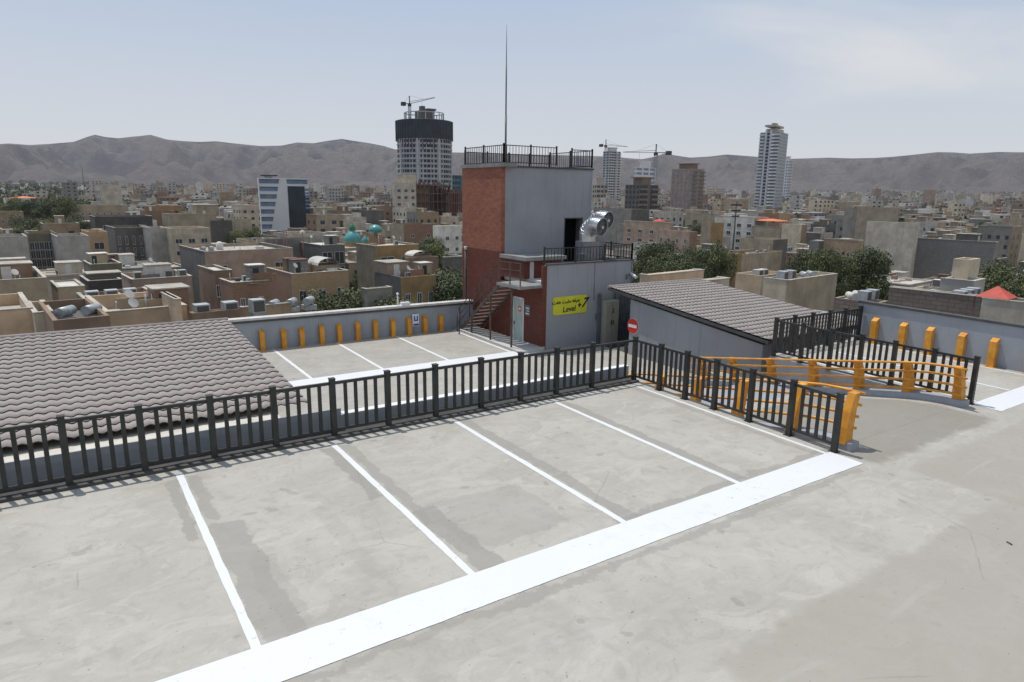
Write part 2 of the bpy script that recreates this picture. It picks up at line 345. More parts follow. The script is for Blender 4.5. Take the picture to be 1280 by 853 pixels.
# ------------------------------------------------------------------ orange railings on the ramp kerbs
def railing(label, x, ys, htop, side, y_ext, cut=None):
    o = thing('ramp_railing', shear((x, ys[0], 0)), label, 'railing')
    for y in ys:
        z = zr(0, y); mb = MB()
        # bent plate leaning over the ramp
        prof = [(-.05, .12), (-.02, .45), (.05, .78), (.17, htop-.02)]
        for (a0, z0), (a1, z1) in zip(prof, prof[1:]):
            w0 = .180-.05*(z0/htop); w1 = .180-.05*(z1/htop)
            mb.hexa([(x+side*a0-w0*.75, y-w0, z+z0), (x+side*a0+w0*.75, y-w0, z+z0), (x+side*a0+w0*.75, y+w0*.2, z+z0), (x+side*a0-w0*.75, y+w0*.2, z+z0),
                     (x+side*a1-w1*.75, y-w1, z+z1), (x+side*a1+w1*.75, y-w1, z+z1), (x+side*a1+w1*.75, y+w1*.2, z+z1), (x+side*a1-w1*.75, y+w1*.2, z+z1)])
        mb.build('post', 'orange_paint', o, sh=True)
    for k in range(4):
        hz = htop-.03-k*.235; pts = []
        yy = y_ext[0]
        while yy < y_ext[1]+.01: pts.append((x+side*((.17, .10, .04, .0)[k]+.13), yy, zr(0, yy)+hz)); yy += .45
        MB().tube(pts, .03, 8).build('rail', 'orange_paint', o, sh=True)
    mb = MB(); yy = ys[0]-.28
    kx0, kx1 = (x-.16, x+.16) 
    while yy < ys[-1]+.3:
        y2 = yy+.5; z0, z1 = zr(0, yy), zr(0, y2)
        mb.hexa([(kx0, yy, z0-.1), (kx1, yy, z0-.1), (kx1, y2, z1-.1), (kx0, y2, z1-.1), (kx0, yy, z0+.17), (kx1, yy, z0+.17), (kx1, y2, z1+.17), (kx0, y2, z1+.17)], 0, skip=(2,) if yy > ys[0] else ()); yy = y2
    mb.build('kerb', 'curb_paint', o, sh=True)
    return o
railing('near orange tube railing on bent posts behind the dark side fence', 12.92, [7.0, 8.15, 9.6, 10.9, 12.2, 13.4, 14.6], 1.16, 1, (6.80, 15.0))
railing('far orange tube railing on bent posts at the far kerb of the ramp', 18.20, [7.15, 8.35, 9.65, 11.0, 12.4, 13.8, 15.1], 1.03, -1, (6.85, 15.4))
# bright strip of floor between far railing and fence, loose boards lying on the ramp edge
# ------------------------------------------------------------------ parapets with orange guard posts
o = MB().box(23.6, 23.78, -14, 12.75, -.3, 1.32).build('parapet_wall', 'grey_wall_low', sh=True); tag(o, 'high blue-grey parapet with thin black coping on the right of the deck', 'parapet')
MB().box(23.56, 23.82, -14.02, 12.78, 1.322, 1.40).build('coping', 'wall_cap_dark', o, sh=True)
ORD = ['first', 'second', 'third', 'fourth', 'fifth', 'sixth', 'seventh', 'eighth', 'ninth', 'tenth', 'eleventh', 'twelfth']
def guard(x, y, z, h, along, label, group, w=.17, dd=.2):
    o = thing('guard_post', shear((x, y, z)), label, 'guard post', group); mb = MB()
    # folded plate: upright front that slopes back to the wall at the top
    if along == 'y':   # wall on +x side
        mb.hexa([(x-dd, y-w/2, z), (x, y-w/2, z), (x, y+w/2, z), (x-dd, y+w/2, z), (x-dd, y-w/2, z+h-.10), (x, y-w/2, z+h), (x, y+w/2, z+h), (x-dd, y+w/2, z+h-.10)])
    else:
        mb.hexa([(x-w/2, y-dd, z), (x+w/2, y-dd, z), (x+w/2, y, z), (x-w/2, y, z), (x-w/2, y-dd, z+h-.10), (x+w/2, y-dd, z+h-.10), (x+w/2, y, z+h), (x-w/2, y, z+h)])
    mb.build('upright', 'orange_paint', o, sh=True, bevel=.008)
    mb = MB()
    if along == 'y': mb.box(x-dd-.05, x+.02, y-w/2-.05, y+w/2+.05, z, z+.012)
    else: mb.box(x-w/2-.05, x+w/2+.05, y-dd-.05, y+.02, z, z+.012)
    mb.build('foot_plate', 'orange_paint', o, sh=True)
for i, y in enumerate((12.05, 11.08, 10.23, 9.27, 8.38, 7.35)):
    guard(23.58, y, 0, .90, 'y', ORD[i]+' orange guard post from the dark fence along the right hand parapet', 'orange guard posts on the right parapet', w=.2)
o = MB().box(-32, 16.3, 27.5, 27.72, -1.95, -.36).build('parapet_wall', 'grey_wall_low', sh=True); tag(o, 'long blue-grey parapet with pale coping behind the lower parking bays', 'parapet')
MB().box(-32, 16.3, 27.42, 27.80, -.358, -.27).build('coping', 'wall_cap', o, sh=True)
MB().box(-32, 16.3, 27.44, 27.50, -.45, -.36).build('drip_edge', 'wall_cap_dark', o, sh=True)
for i, x in enumerate((6.43, 7.28, 8.02, 8.86, 9.62, 10.44, 11.25, 12.08, 12.87, 13.67, 14.5)):
    guard(x, 27.48, -1.6, .80+.03*(i % 3 == 0), 'x', ORD[i]+' orange guard post from the big tiled roof along the lower bays', 'orange guard posts on the lower parapet', w=.19)
o = thing('parking_sign', (13.22, 27.42, -.42), 'small white sign with blue mark on the lower parapet among orange posts', 'sign')
MB().box(13.06, 13.38, 27.40, 27.43, -.98, -.42).build('panel', 'sign_white', o)
MB().box(13.13, 13.19, 27.385, 27.40, -.74, -.50).box(13.27, 13.33, 27.385, 27.40, -.74, -.50).box(13.19, 13.27, 27.385, 27.40, -.74, -.68).box(13.10, 13.36, 27.385, 27.40, -.95, -.86).build('symbol', 'sign_blue', o)
o = thing('floodlight', shear((12.65, 27.6, -.27)), 'small white floodlight and camera post on the lower parapet coping', 'light')
MB().tube([shear((12.45, 27.6, -.27)), shear((12.45, 27.6, .22))], .03, 8).lathe(shear((12.45, 27.6, .2)), [(.0, 0), (.06, .02), (.06, .1), (0, .12)], 10).build('pole', 'sign_white', o)
MB().box(12.6, 13.0, 27.5, 27.7, -.16, .14).build('lamp_head', 'sign_white', o)
# ------------------------------------------------------------------ tiled roofs
def tile_roof(x0, x1, y0, y1, z0, z1, label, thick=.14, fb=.05):
    o = thing('tiled_roof', shear((x0, y0, z0)), label, 'roof')
    pit, row = .212, .352; sl = (z1-z0)/(y1-y0); nr = round((y1-y0)/row); row = (y1-y0)/nr
    nx = int((x1-x0)/(pit/6)); mb = MB(); 
    def wave(x):
        p = (x/pit) % 1.0; return .027*abs(math.cos(math.pi*p))**1.4
    for r in range(nr):
        ya = y0+r*row; yb = ya+row; k = len(mb.v)
        jit = [random.uniform(-.003, .003) for _ in range(nx//6+2)]
        for i in range(nx+1):
            x = x0+(x1-x0)*i/nx; w = wave(x); j = jit[i//6]; zb = z0+sl*(ya-y0); zt = z0+sl*(yb-y0)
            ye = ya + w*1.3
            mb.v += [(x, ye+.006, zb+w-.004+j), (x, ye, zb+w+.017+j), (x, yb+w*1.3+.006, zt+w-.002)]
        for i in range(nx):
            a = k+3*i; mb.f += [(a, a+3, a+4, a+1), (a+1, a+4, a+5, a+2)]; mb.m += [1, 0]; mb.sm += [False, True]
    mb.build('tile_sheet', ['roof_tile', 'tile_lip_shade'], o, sh=True)
    mb = MB(); mb.hexa([(x0, y0+fb, z0-thick), (x1, y0+fb, z0-thick), (x1, y1, z1-thick), (x0, y1, z1-thick), (x0, y0+fb, z0-.03), (x1, y0+fb, z0-.03), (x1, y1, z1-.03), (x0, y1, z1-.03)])
    mb.build('roof_frame', 'wall_cap_dark', o, sh=True)
    mb = MB(); mb.tube([(x0, y1, z1+.0), (x1, y1, z1+.0)], .07, 10); mb.build('ridge_cap', 'roof_tile', o, sh=True)
    return o
tile_roof(-13.0, 3.95, 13.28, 20.8, .60, 1.02, 'big mauve-brown tiled roof on the left behind the long dark fence', fb=.6)
tile_roof(19.05, 24.9, 13.1, 21.0, .34, 1.06, 'mauve-brown tiled roof over the blue-grey ramp wall beside the stair tower')
# walls that carry the roofs
o = MB().box(3.2, 3.45, 13.75, 20.7, -1.6, .55).box(-13, 3.2, 20.5, 20.7, -1.6, .85).build('roof_wall', 'grey_wall_low', sh=True); tag(o, 'blue-grey wall standing under the right edge of the big tiled roof', 'wall')
mb = MB(); mb.hexa([(19.22, 13.45, -1.6), (19.42, 13.45, -1.6), (19.42, 19.8, -1.6), (19.22, 19.8, -1.6), (19.22, 13.45, .10), (19.42, 13.45, .10), (19.42, 19.8, .70), (19.22, 19.8, .70)])
mb.box(19.422, 24.6, 13.45, 13.65, -1.6, .10)
o = mb.build('ramp_wall', 'grey_wall', sh=True); tag(o, 'blue-grey wall carrying the no entry sign under the right hand tiled roof', 'wall')
o = thing('no_entry_sign', (19.18, 19.58, -.25), 'round red no entry sign with white bar on the blue-grey ramp wall', 'sign')
def disc_x(x, y, z, r, t_, n=28):
    mb = MB(); pa = [(x, y+r*math.cos(2*math.pi*i/n), z+r*math.sin(2*math.pi*i/n)) for i in range(n)]; pb_ = [(x-t_, p[1], p[2]) for p in pa]
    mb.face(pa); mb.face(pb_[::-1])
    for i in range(n): j = (i+1) % n; mb.face([pa[i], pa[j], pb_[j], pb_[i]])
    return mb
disc_x(19.21, 19.59, -.25, .31, .015).build('disc', 'sign_red', o)
disc_x(19.215, 19.59, -.25, .325, .006).build('rim', 'sign_white', o)
MB().box(19.185, 19.195, 19.36, 19.82, -.31, -.18).build('bar', 'sign_white', o)
# ------------------------------------------------------------------ stair tower with low block
TX, TY, TZ = 16.43, 25.26, 6.12
TX1, TY1 = 21.62, 28.7
BX1 = 21.45
tw = thing('stair_tower', (TX, 22.07, -1.6), 'red brick and blue-grey stair tower with low block and railings on its roofs', 'building')
# tall part: brick face to the left, plaster face towards the deck (with a door opening)
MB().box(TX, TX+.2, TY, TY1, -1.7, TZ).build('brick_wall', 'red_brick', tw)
mb = MB(); dx0, dx1, dz1 = 19.98, 21.1, 3.9
mb.box(TX+.201, dx0, TY+.004, TY+.25, 1.3, TZ).box(dx1, TX1, TY+.004, TY+.25, 1.3, TZ).box(dx0, dx1, TY+.004, TY+.25, dz1, TZ)
mb.box(TX+.201, TX1, TY1-.2, TY1, -1.7, TZ).box(TX1-.2, TX1, TY+.25, TY1-.2, -1.7, TZ)
mb.build('plaster_wall', 'grey_wall', tw)
MB().box(TX+.2, TX1-.2, TY+.25, TY1-.2, TZ-.25, TZ-.02).box(TX+.2, TX1-.2, TY+.9, TY+.92, 1.4, 5).build('inner_wall', 'dark_void', tw)
do = MB().box(dx0, dx0+.05, TY-.0, TY+.06, 1.5, dz1).box(dx1-.05, dx1, TY-.0, TY+.06, 1.5, dz1).box(dx0, dx1, TY-.0, TY+.06, dz1-.05, dz1).build('door_frame', 'wall_cap_dark', tw)
MB().box(TX-.06, TX+.62, TY-.28, TY1+.02, TZ+.002, TZ+.17).build('coping', 'slab_grey', tw)
MB().box(TX+.622, TX1+.04, TY-.06, TY1+.02, TZ+.004, TZ+.07).build('roof_edge', 'wall_cap_dark', tw)
def small_rail(parent, pts, z, h, step=.16, post=1.35, mat='black_rail', name='railing', zs=None):
    mb = MB()
    for a, c in zip(pts, pts[1:]):
        A = Vector((*a, z)); B = Vector((*c, z)); L = (B-A).length; d = (B-A)/L
        for zz in (.06, h-.08): mb.bar(A+Vector((0, 0, zz)), B+Vector((0, 0, zz)), .035, .035)
        n = int(L/step)
        for i in range(1, n): p = A+d*(L*i/n); mb.bar((p.x, p.y, z+.06), (p.x, p.y, z+h-.08), .018, .018, 0, (d.x, d.y, 0))
        m = max(1, round(L/post))
        for i in range(m+1): p = A+d*(L*i/m); mb.box(p.x-.03, p.x+.03, p.y-.03, p.y+.03, z, z+h)
    return mb.build(name, mat, parent)
z = TZ+.12
small_rail(tw, [(TX+.12, TY1-.1), (TX+.12, TY+.02), (TX+3.0, TY+.02)], z+.02, .86)
small_rail(tw, [(TX+3.9, TY+.02), (TX1-.06, TY+.02), (TX1-.06, TY1-.1)], z-.02, .86)
small_rail(tw, [(TX+.12, TY1-.08), (TX1-.08, TY1-.08)], z, .72)
o = thing('antenna_mast', (TX+1.05, TY+1.6, TZ), 'thin tall antenna mast rising from the roof of the stair tower', 'antenna')
AX, AY = 17.35, 26.35
MB().tube([(AX, AY, TZ), (AX, AY, 8.4)], .045, 8).build('base_tube', 'mast_grey', o)
MB().tube([(AX, AY, 8.4), (AX, AY, 10.6)], .032, 8).tube([(AX, AY, 10.6), (AX, AY, 12.15)], [.02, .008], 6).build('pole', 'mast_grey', o)
# low block
mb = MB().box(TX+.2, BX1, 22.07, 22.27, -1.7, 2.12).box(BX1-.2, BX1, 22.27, TY, -1.7, 2.12)
mb.build('low_plaster_wall', 'grey_wall', tw)
DY0, DY1 = 23.42, 24.2
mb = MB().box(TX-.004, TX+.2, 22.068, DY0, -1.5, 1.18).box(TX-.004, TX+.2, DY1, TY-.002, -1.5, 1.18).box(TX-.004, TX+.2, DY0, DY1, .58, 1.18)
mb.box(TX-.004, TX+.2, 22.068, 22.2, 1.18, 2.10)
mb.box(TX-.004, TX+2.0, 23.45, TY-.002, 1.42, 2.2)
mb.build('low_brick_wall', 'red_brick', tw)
MB().box(TX-.04, TX+.15, 22.06, DY0, -1.7, -1.28).box(TX-.04, TX+.15, DY1, TY1, -1.7, -1.28).build('plinth', 'stone_base', tw)
MB().box(TX-.08, TX+2.1, 23.2, TY-.01, 2.202, 2.36).build('hut_roof', 'slab_grey', tw)
MB().box(TX+.2, BX1-.2, 22.27, TY, 1.2, 1.42).build('low_roof', 'wall_cap', tw)
MB().box(TX+.3, TX+.5, 23.42, 23.45, 1.42, 2.15).build('pale_post', 'wall_cap', tw)
MB().box(TX+.2, BX1+.03, 22.03, 22.31, 2.122, 2.17).build('low_coping', 'wall_cap_dark', tw)
small_rail(tw, [(TX+.08, 22.12), (BX1-.05, 22.12), (BX1-.05, 24.9)], 2.16, .72, .17, 1.6)
d = MB().box(TX-.03, TX+.05, DY0+.04, DY1-.04, -1.55, .54).build('door', 'door_green', tw)
MB().box(TX-.09, TX-.03, DY1-.16, DY1-.12, -.62, -.50).build('handle', 'mast_grey', d)
MB().box(TX-.045, TX-.032, 23.56, 23.76, .0, .22).build('notice', 'sign_red', d)
MB().box(TX-.047, TX-.045, 23.60, 23.72, .05, .17).build('notice_face', 'sign_white', d)
MB().box(TX-.02, TX+.1, DY0-.02, DY0+.04, -1.58, .6).box(TX-.02, TX+.1, DY1-.04, DY1+.02, -1.58, .6).box(TX-.02, TX+.1, DY0, DY1, .54, .6).build('door_frame', 'sign_white', tw)
for k, (yy, zz) in enumerate(((22.75, .25), (22.82, .12), (22.72, .0), (22.95, .2))):
    pass
MB().box(TX-.012, TX-.006, 22.95, 23.3, -.12, .34).build('notice_board', 'sheet_grey', tw)
MB().box(TX-.016, TX-.013, 23.0, 23.25, .18, .23).box(TX-.016, TX-.013, 23.0, 23.2, .07, .11).box(TX-.016, TX-.013, 23.02, 23.25, -.05, .0).build('notice_lines', 'sign_white', tw)
o = MB().box(TX+.05-.5, TX+.05-.42, 24.75, 24.85, -1.5, -1.3); 
# corrugated sheet strip and steel cabinet on the right of the plaster face
mb = MB()
for i in range(9): mb.box(20.62+i*.095, 20.67+i*.095, 22.0, 22.05, -1.6, .88)
mb.box(20.58, 21.44, 22.05, 22.066, -1.6, .9); mb.build('corrugated_cladding', 'sheet_grey', tw)
MB().box(20.40, 20.58, 21.95, 22.065, -1.6, .95).box(19.42, 19.56, 21.95, 22.065, -1.6, .75).build('downpipe_box', 'sheet_grey', tw)
o = thing('metal_cabinet', shear((20.05, 21.9, -1.6)), 'tall beige metal cabinet with two doors standing against the plaster wall', 'cabinet')
MB().box(19.60, 20.40, 21.72, 22.04, -1.55, .44).build('body', 'cabinet_beige', o, bevel=.01)
MB().box(19.63, 19.99, 21.695, 21.718, -1.5, .40).box(20.01, 20.37, 21.695, 21.718, -1.5, .40).build('door', 'cabinet_beige', o, bevel=.006)
MB().box(19.93, 19.96, 21.67, 21.695, -.62, -.42).box(20.04, 20.07, 21.67, 21.695, -.62, -.42).box(20.0, 20.06, 21.68, 21.694, -.1, .0).box(20.02, 20.08, 21.68, 21.694, .03, .1).build('handle', 'ink_black', o)
cm = MB().tube([(21.30, 22.05, 1.55), (21.30, 21.85, 1.5)], .05, 8).tube([(21.30, 21.93, 1.50), (21.30, 21.68, 1.40)], .075, 8).build('camera', 'sign_white', tw)
MB().tube([(21.38, 22.05, .9), (21.38, 22.05, 2.1)], .018, 6).build('conduit', 'galvanised_box', tw); MB().tube([(19.2, 22.05, .5), (19.2, 22.05, 2.1)], .014, 6).build('conduit', 'galvanised_box', tw)
MB().box(21.05, 21.2, 22.0, 22.066, 1.3, 1.5).box(19.3, 19.42, 22.0, 22.066, -.4, -.15).build('junction_box', 'galvanised_box', tw)
# wall sign
def text_mesh(txt, size, mat, parent, loc, shearx=0., bold=0.0, rot=0., sx=1.):
    cu = bpy.data.curves.new('t', 'FONT'); cu.body = txt; cu.size = size; cu.extrude = .004; cu.shear = shearx; cu.offset = bold; cu.align_x = 'CENTER'; cu.align_y = 'CENTER'
    ob = bpy.data.objects.new('t', cu); COL.objects.link(ob); dg = bpy.context.evaluated_depsgraph_get(); dg.update()
    me = bpy.data.meshes.new_from_object(ob.evaluated_get(dg)); bpy.data.objects.remove(ob); me.name = 'lettering'
    me.transform(Matrix.Translation(Vector(loc)-parent.location) @ Matrix.Rotation(math.pi/2, 4, 'X') @ Matrix.Rotation(rot, 4, 'Z') @ Matrix.Diagonal((sx, 1, 1, 1)))
    me.materials.clear(); me.materials.append(MATS[mat]); o2 = bpy.data.objects.new('lettering', me); COL.objects.link(o2); o2.parent = parent; return o2
o = thing('level_sign', (17.88, 22.05, 0), 'yellow rounded sign reading Level +7 on the plaster wall of the low block', 'sign')
mb = MB(); pts = []; r = .1; x0, x1, z0, z1 = 16.97, 18.80, .0, .77
for (cx, cz, a0) in ((x1-r, z1-r, 0), (x0+r, z1-r, 90), (x0+r, z0+r, 180), (x1-r, z0+r, 270)):
    for k in range(6): a = R_(a0+18*k); pts.append((cx+r*math.cos(a), cz+r*math.sin(a)))
mb.face([(p[0], 22.045, p[1]) for p in pts]); 
for i in range(len(pts)): j = (i+1) % len(pts); mb.face([(pts[i][0], 22.045, pts[i][1]), (pts[j][0], 22.045, pts[j][1]), (pts[j][0], 22.067, pts[j][1]), (pts[i][0], 22.067, pts[i][1])])
mb.build('panel', 'sign_yellow', o)
text_mesh('Level', .33, 'ink_black', o, (17.82, 22.038, .21), .15, .004, R_(2))
text_mesh('+', .34, 'ink_black', o, (18.38, 22.038, .33), .1, .012)
text_mesh('7', .56, 'ink_black', o, (18.62, 22.038, .42), .45, .014)
text_mesh('\uFE96\uFED4\uFEEB \uFE96\uFE92\uFE9C\uFEE3 \uFEEA\uFED8\uFE92\uFEC3', .21, 'ink_black', o, (17.66, 22.038, .55), 0, .005, R_(1))
# ------------------------------------------------------------------ steel staircase on the brick face
st = thing('metal_staircase', shear((15.9, 27.0, -1.6)), 'open steel staircase with thin handrails climbing the red brick wall to the low roof', 'stairs')
N = 13; ya, yb, za, zb = 27.1, 23.75, -1.28, 1.26; sx0, sx1 = 15.35, 16.38
for i in range(N):
    t_ = i/(N-1); y = ya+(yb-ya)*t_; z = za+(zb-za)*t_
    MB().box(sx0, sx1, y-.14, y+.14, z-.02, z+.02).build('tread', 'steel_dark', st)
for x in (sx0, sx1): MB().bar((x, ya+.2, za-.2), (x, yb, zb-.06), .05, .14).build('stringer', 'steel_dark', st)
MB().box(sx0-.05, TX+.19, 22.1, yb+.1, 1.20, 1.32).build('landing', 'slab_grey', st)
for (x, y) in ((sx0, 24.4), (sx0, 22.75), (sx0, 26.0)):
    z = za+(zb-za)*min(1, (ya-y)/(ya-yb)); MB().box(x-.03, x+.03, y-.03, y+.03, -1.35, z).build('support_post', 'steel_dark', st)
mb = MB()
for x in (sx0,):
    for k in (.35, .65, .95): mb.bar((x, ya+.1, za+k), (x, yb, zb+k), .025, .025)
    for k in (.35, .65, .95): mb.bar((x, yb, zb+k), (x, 22.15, 1.3+k), .025, .025)
    for y in (ya, 26.2, 25.2, 24.4, yb, 22.9, 22.15): z = za+(zb-za)*min(1, (ya-y)/(ya-yb)); mb.box(x-.02, x+.02, y-.02, y+.02, z, z+1.0)
mb.build('handrail', 'steel_dark', st)
for (u, v) in ((571, 414), (574, 417)):
    pass
o = thing('steel_post', (15.0, 27.2, -1.3), 'pair of thin dark steel posts at the foot of the staircase by the parapet end', 'post')
MB().tube([(14.92, 26.4, -1.35), (14.92, 26.4, -.4)], .03, 6).tube([(15.1, 26.9, -1.35), (15.1, 26.9, -.45)], .03, 6).build('tube', 'steel_dark', o)
o = thing('steel_pipe', (15.7, 28.2, -1.3), 'tall reddish steel pipe with pale cap standing at the brick wall behind the stairs', 'pipe')
MB().tube([(16.2, 28.0, -1.3), (16.2, 28.0, 2.35)], .06, 8).build('tube', 'steel_dark', o); MB().tube([(16.2, 28.0, 2.352), (16.2, 28.0, 2.5)], .08, 8).build('cap', 'wall_cap', o)
struct(MB().box(15.25, TX-.041, 21.9, 27.4, -1.60, -1.50).build('pavement', 'pale_concrete', sh=True))
# ------------------------------------------------------------------ ventilation elbows
def elbow(x, y, zb, h, r, label, dirv, sweep=115, R=.5, ext=.12):
    o = thing('ventilation_elbow', (x, y, zb), label, 'duct')
    MB().box(x-.38, x+.38, y-.38, y+.38, zb, zb+h).box(x-.40, x+.40, y-.40, y+.40, zb+h*.62, zb+h*.62+.04).build('fan_box', 'galvanised_box', o, bevel=.01)
    dv = Vector(dirv).normalized(); z0 = zb+h; n = 7
    pts = [Vector((x, y, z0+.001)), Vector((x, y, z0+.25))]; c = Vector((x, y, z0+.25))+dv*R
    for i in range(1, n+1):
        a = R_(sweep)*i/n; pts.append(c-dv*R*math.cos(a)+Vector((0, 0, 1))*R*math.sin(a))
    d = (dv*math.sin(R_(sweep))+Vector((0, 0, 1))*math.cos(R_(sweep))).normalized(); pts.append(pts[-1]+d*ext)
    # segmented tube with frames perpendicular to the bend
    side = dv.cross(Vector((0, 0, 1))).normalized(); m = 24; mb = MB(); rings = []
    for i, p in enumerate(pts):
        dd = (pts[min(i+1, len(pts)-1)]-pts[max(i-1, 0)]).normalized(); nn = side.cross(dd).normalized(); k = len(mb.v)
        for j in range(m): a = 2*math.pi*j/m; mb.v.append(tuple(p+(side*math.cos(a)+nn*math.sin(a))*r))
        rings.append(k)
    for a, b2 in zip(rings, rings[1:]):
        for j in range(m): mb.f.append((a+j, a+(j+1) % m, b2+(j+1) % m, b2+j)); mb.m.append(0); mb.sm.append(True)
    k = len(mb.v)      # rolled seams
    tube = mb.build('elbow_tube', 'galvanised', o)
    es = tube.modifiers.new('edge', 'EDGE_SPLIT'); es.split_angle = R_(10)
    mb = MB()
    for i in range(1, len(pts)):
        p = pts[i]; dd = (pts[min(i+1, len(pts)-1)]-pts[max(i-1, 0)]).normalized(); nn = side.cross(dd).normalized()
        ring = [p+(side*math.cos(2*math.pi*j/m)+nn*math.sin(2*math.pi*j/m))*(r+.012) for j in range(m)]; ring.append(ring[0])
        mb.tube(ring, .012, 5, cap=False)
    mb.build('seam', 'galvanised', tube)
    e = pts[-1]; nn = side.cross(d).normalized(); mb = MB()
    mb.face([e-d*.14+(side*math.cos(2*math.pi*j/m)+nn*math.sin(2*math.pi*j/m))*(r-.006) for j in range(m)])
    mb.build('mesh_screen', 'sheet_grey', tube)
    mb = MB()
    for j in range(10): a = 2*math.pi*j/10; mb.bar(e-d*.12, e-d*.12+(side*math.cos(a)+nn*math.sin(a))*(r*.9), .02, .02, 0, tuple(d))
    mb.lathe((0, 0, 0), [(0, 0)], 3) if False else None
    mb.build('guard_bars', 'galvanised_box', tube)
    hb = MB().box(e.x-.06, e.x+.06, e.y-.06, e.y+.06, e.z-.06, e.z+.04); hb.build('hub', 'galvanised', tube)
elbow(19.98, 23.55, 1.42, 1.5, .38, 'nearer galvanised ventilation elbow on a fan box behind the low roof railing', (.16, -.99, 0), 98, .46, .30)
elbow(21.0, 24.3, 1.42, 1.75, .38, 'farther galvanised ventilation elbow beside the nearer one above the low roof', (.16, -.99, 0), 98, .46, .30)
o = thing('roof_duct', (20.9, 23.0, 1.42), 'short bright galvanised duct lying low behind the low roof railing', 'duct')
MB().tube([(20.9, 23.2, 1.75), (21.25, 22.7, 1.8)], .33, 16).build('tube', 'galvanised', o); MB().box(19.2, 20.9, 22.7, 23.0, 1.42, 1.75).build('base', 'dark_void', o)
# ------------------------------------------------------------------ small things near the ramp
o = MB().bar((11.35, 3.46, .012), (11.315, 3.38, .012), .018, .012).build('scrap_of_wood', 'steel_dark', sh=True); tag(o, 'tiny dark scrap lying on the bare concrete at the right edge of the deck', 'scrap')
o = thing('boom_gate', shear((11.9, 15.4, -1.6)), 'small yellow gate arm on a post on the lower deck seen through the fence', 'gate')
p = PT(660, 467, 22); 
q = shear((11.35, 16.6, -1.6))
MB().box(q[0]-.12, q[0]+.12, q[1]-.12, q[1]+.12, q[2], q[2]+.5).build('post', 'orange_paint', o); MB().box(q[0]+.12, q[0]+.9, q[1]-.04, q[1]+.04, q[2]+.36, q[2]+.46).build('arm', 'orange_paint', o)
w = bpy.data.worlds.new('World'); S.world = w; w.use_nodes = True; t = NT(w.node_tree); t.n.clear()
out = t.new('ShaderNodeOutputWorld'); bg = t.new('ShaderNodeBackground'); sky = t.new('ShaderNodeTexSky', sky_type='NISHITA')
sky.sun_disc = False; sky.sun_elevation = SUN_EL; sky.sun_rotation = SUN_AZ; sky.air_density = 1.0; sky.dust_density = 3.0; sky.ozone_density = 1.0; sky.altitude = 1200
tc = t.new('ShaderNodeTexCoord'); D = tc.outputs['Generated']; sp = t.new('ShaderNodeSeparateXYZ'); t.put(sp.inputs[0], D)
skyc = t.mix(1.0, sky.outputs[0], (.1, .1, .1), 'MULTIPLY')
# thin summer haze and cirrus: fixed on the sky dome
zc = t.math('MAXIMUM', sp.outputs[2], .0)
haze = t.mix(t.ramp(zc, .0, .42), (.66, .68, .72), (.40, .53, .735))
c1 = t.mix(.9, skyc, haze)
pv = t.new('ShaderNodeVectorMath', operation='DIVIDE'); t.put(pv.inputs[0], D); cbx = t.new('ShaderNodeCombineXYZ')
den = t.math('ADD', zc, .09)
for i in range(3): t.put(cbx.inputs[i], den)
t.put(pv.inputs[1], cbx.outputs[0])
cn = t.noise(t.mapping(pv.outputs[0], (.5, .62, 0)), .62, 6, .52, .5)
dr = t.new('ShaderNodeVectorMath', operation='DOT_PRODUCT'); t.put(dr.inputs[0], D); dr.inputs[1].default_value = RIGHT
cl = t.math('MULTIPLY', t.ramp(cn, .42, .62), t.math('MULTIPLY', t.ramp(dr.outputs['Value'], .05, .4), t.math('MULTIPLY', t.ramp(zc, .04, .2), .85)))
c2 = t.mix(cl, c1, (.74, .745, .75))
t.put(bg.inputs[0], c2); bg.inputs[1].default_value = 1.0; t.l.new(bg.outputs[0], out.inputs[0])
# ================================================================== CITY
def ss(a, b, x): x = max(0, min(1, (x-a)/(b-a))); return x*x*(3-2*x)
def zg(x, y):
    d = math.hypot(x, y)
    return -20 + (0 if d < 260 else .0115*(min(d, 4300)-260))
# skyline of the range, read as compass columns (u) and heights (v)
SKY = [(-500, 190), (-250, 183), (0, 181), (20, 179.5), (45, 181.5), (70, 180), (100, 177.5), (118, 171), (127, 168.5), (140, 171.5), (155, 173), (172, 171), (183, 170), (195, 168.5), (215, 174.5), (235, 176.5), (255, 177.5), (275, 176.5), (295, 179), (330, 182.5), (355, 182), (375, 178), (395, 179), (412, 176), (430, 173.5), (445, 176), (462, 178.5), (480, 182), (500, 188), (540, 190), (600, 191), (700, 194), (760, 195.5), (800, 199), (815, 196), (828, 191.5), (840, 194), (860, 197), (885, 195.5), (905, 193), (925, 194.5), (945, 196), (985, 198.5), (1030, 197), (1060, 198), (1085, 197.5), (1110, 196), (1135, 193.5), (1165, 190), (1185, 190.5), (1205, 192), (1240, 190), (1280, 190.5), (1500, 193), (1800, 190)]
def skyv(u):
    for (a, va), (b, vb) in zip(SKY, SKY[1:]):
        if a <= u <= b: return va+(vb-va)*(u-a)/(b-a)
    return 190
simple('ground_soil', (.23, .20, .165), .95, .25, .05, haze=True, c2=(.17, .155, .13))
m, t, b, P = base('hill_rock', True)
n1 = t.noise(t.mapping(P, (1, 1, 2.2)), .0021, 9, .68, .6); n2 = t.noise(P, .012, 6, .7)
c = t.mix(t.ramp(n1, .35, .65), (.10, .082, .074), (.225, .185, .152)); c = t.mix(t.math('MULTIPLY', t.ramp(n2, .45, .7), .5), c, (.095, .078, .07))
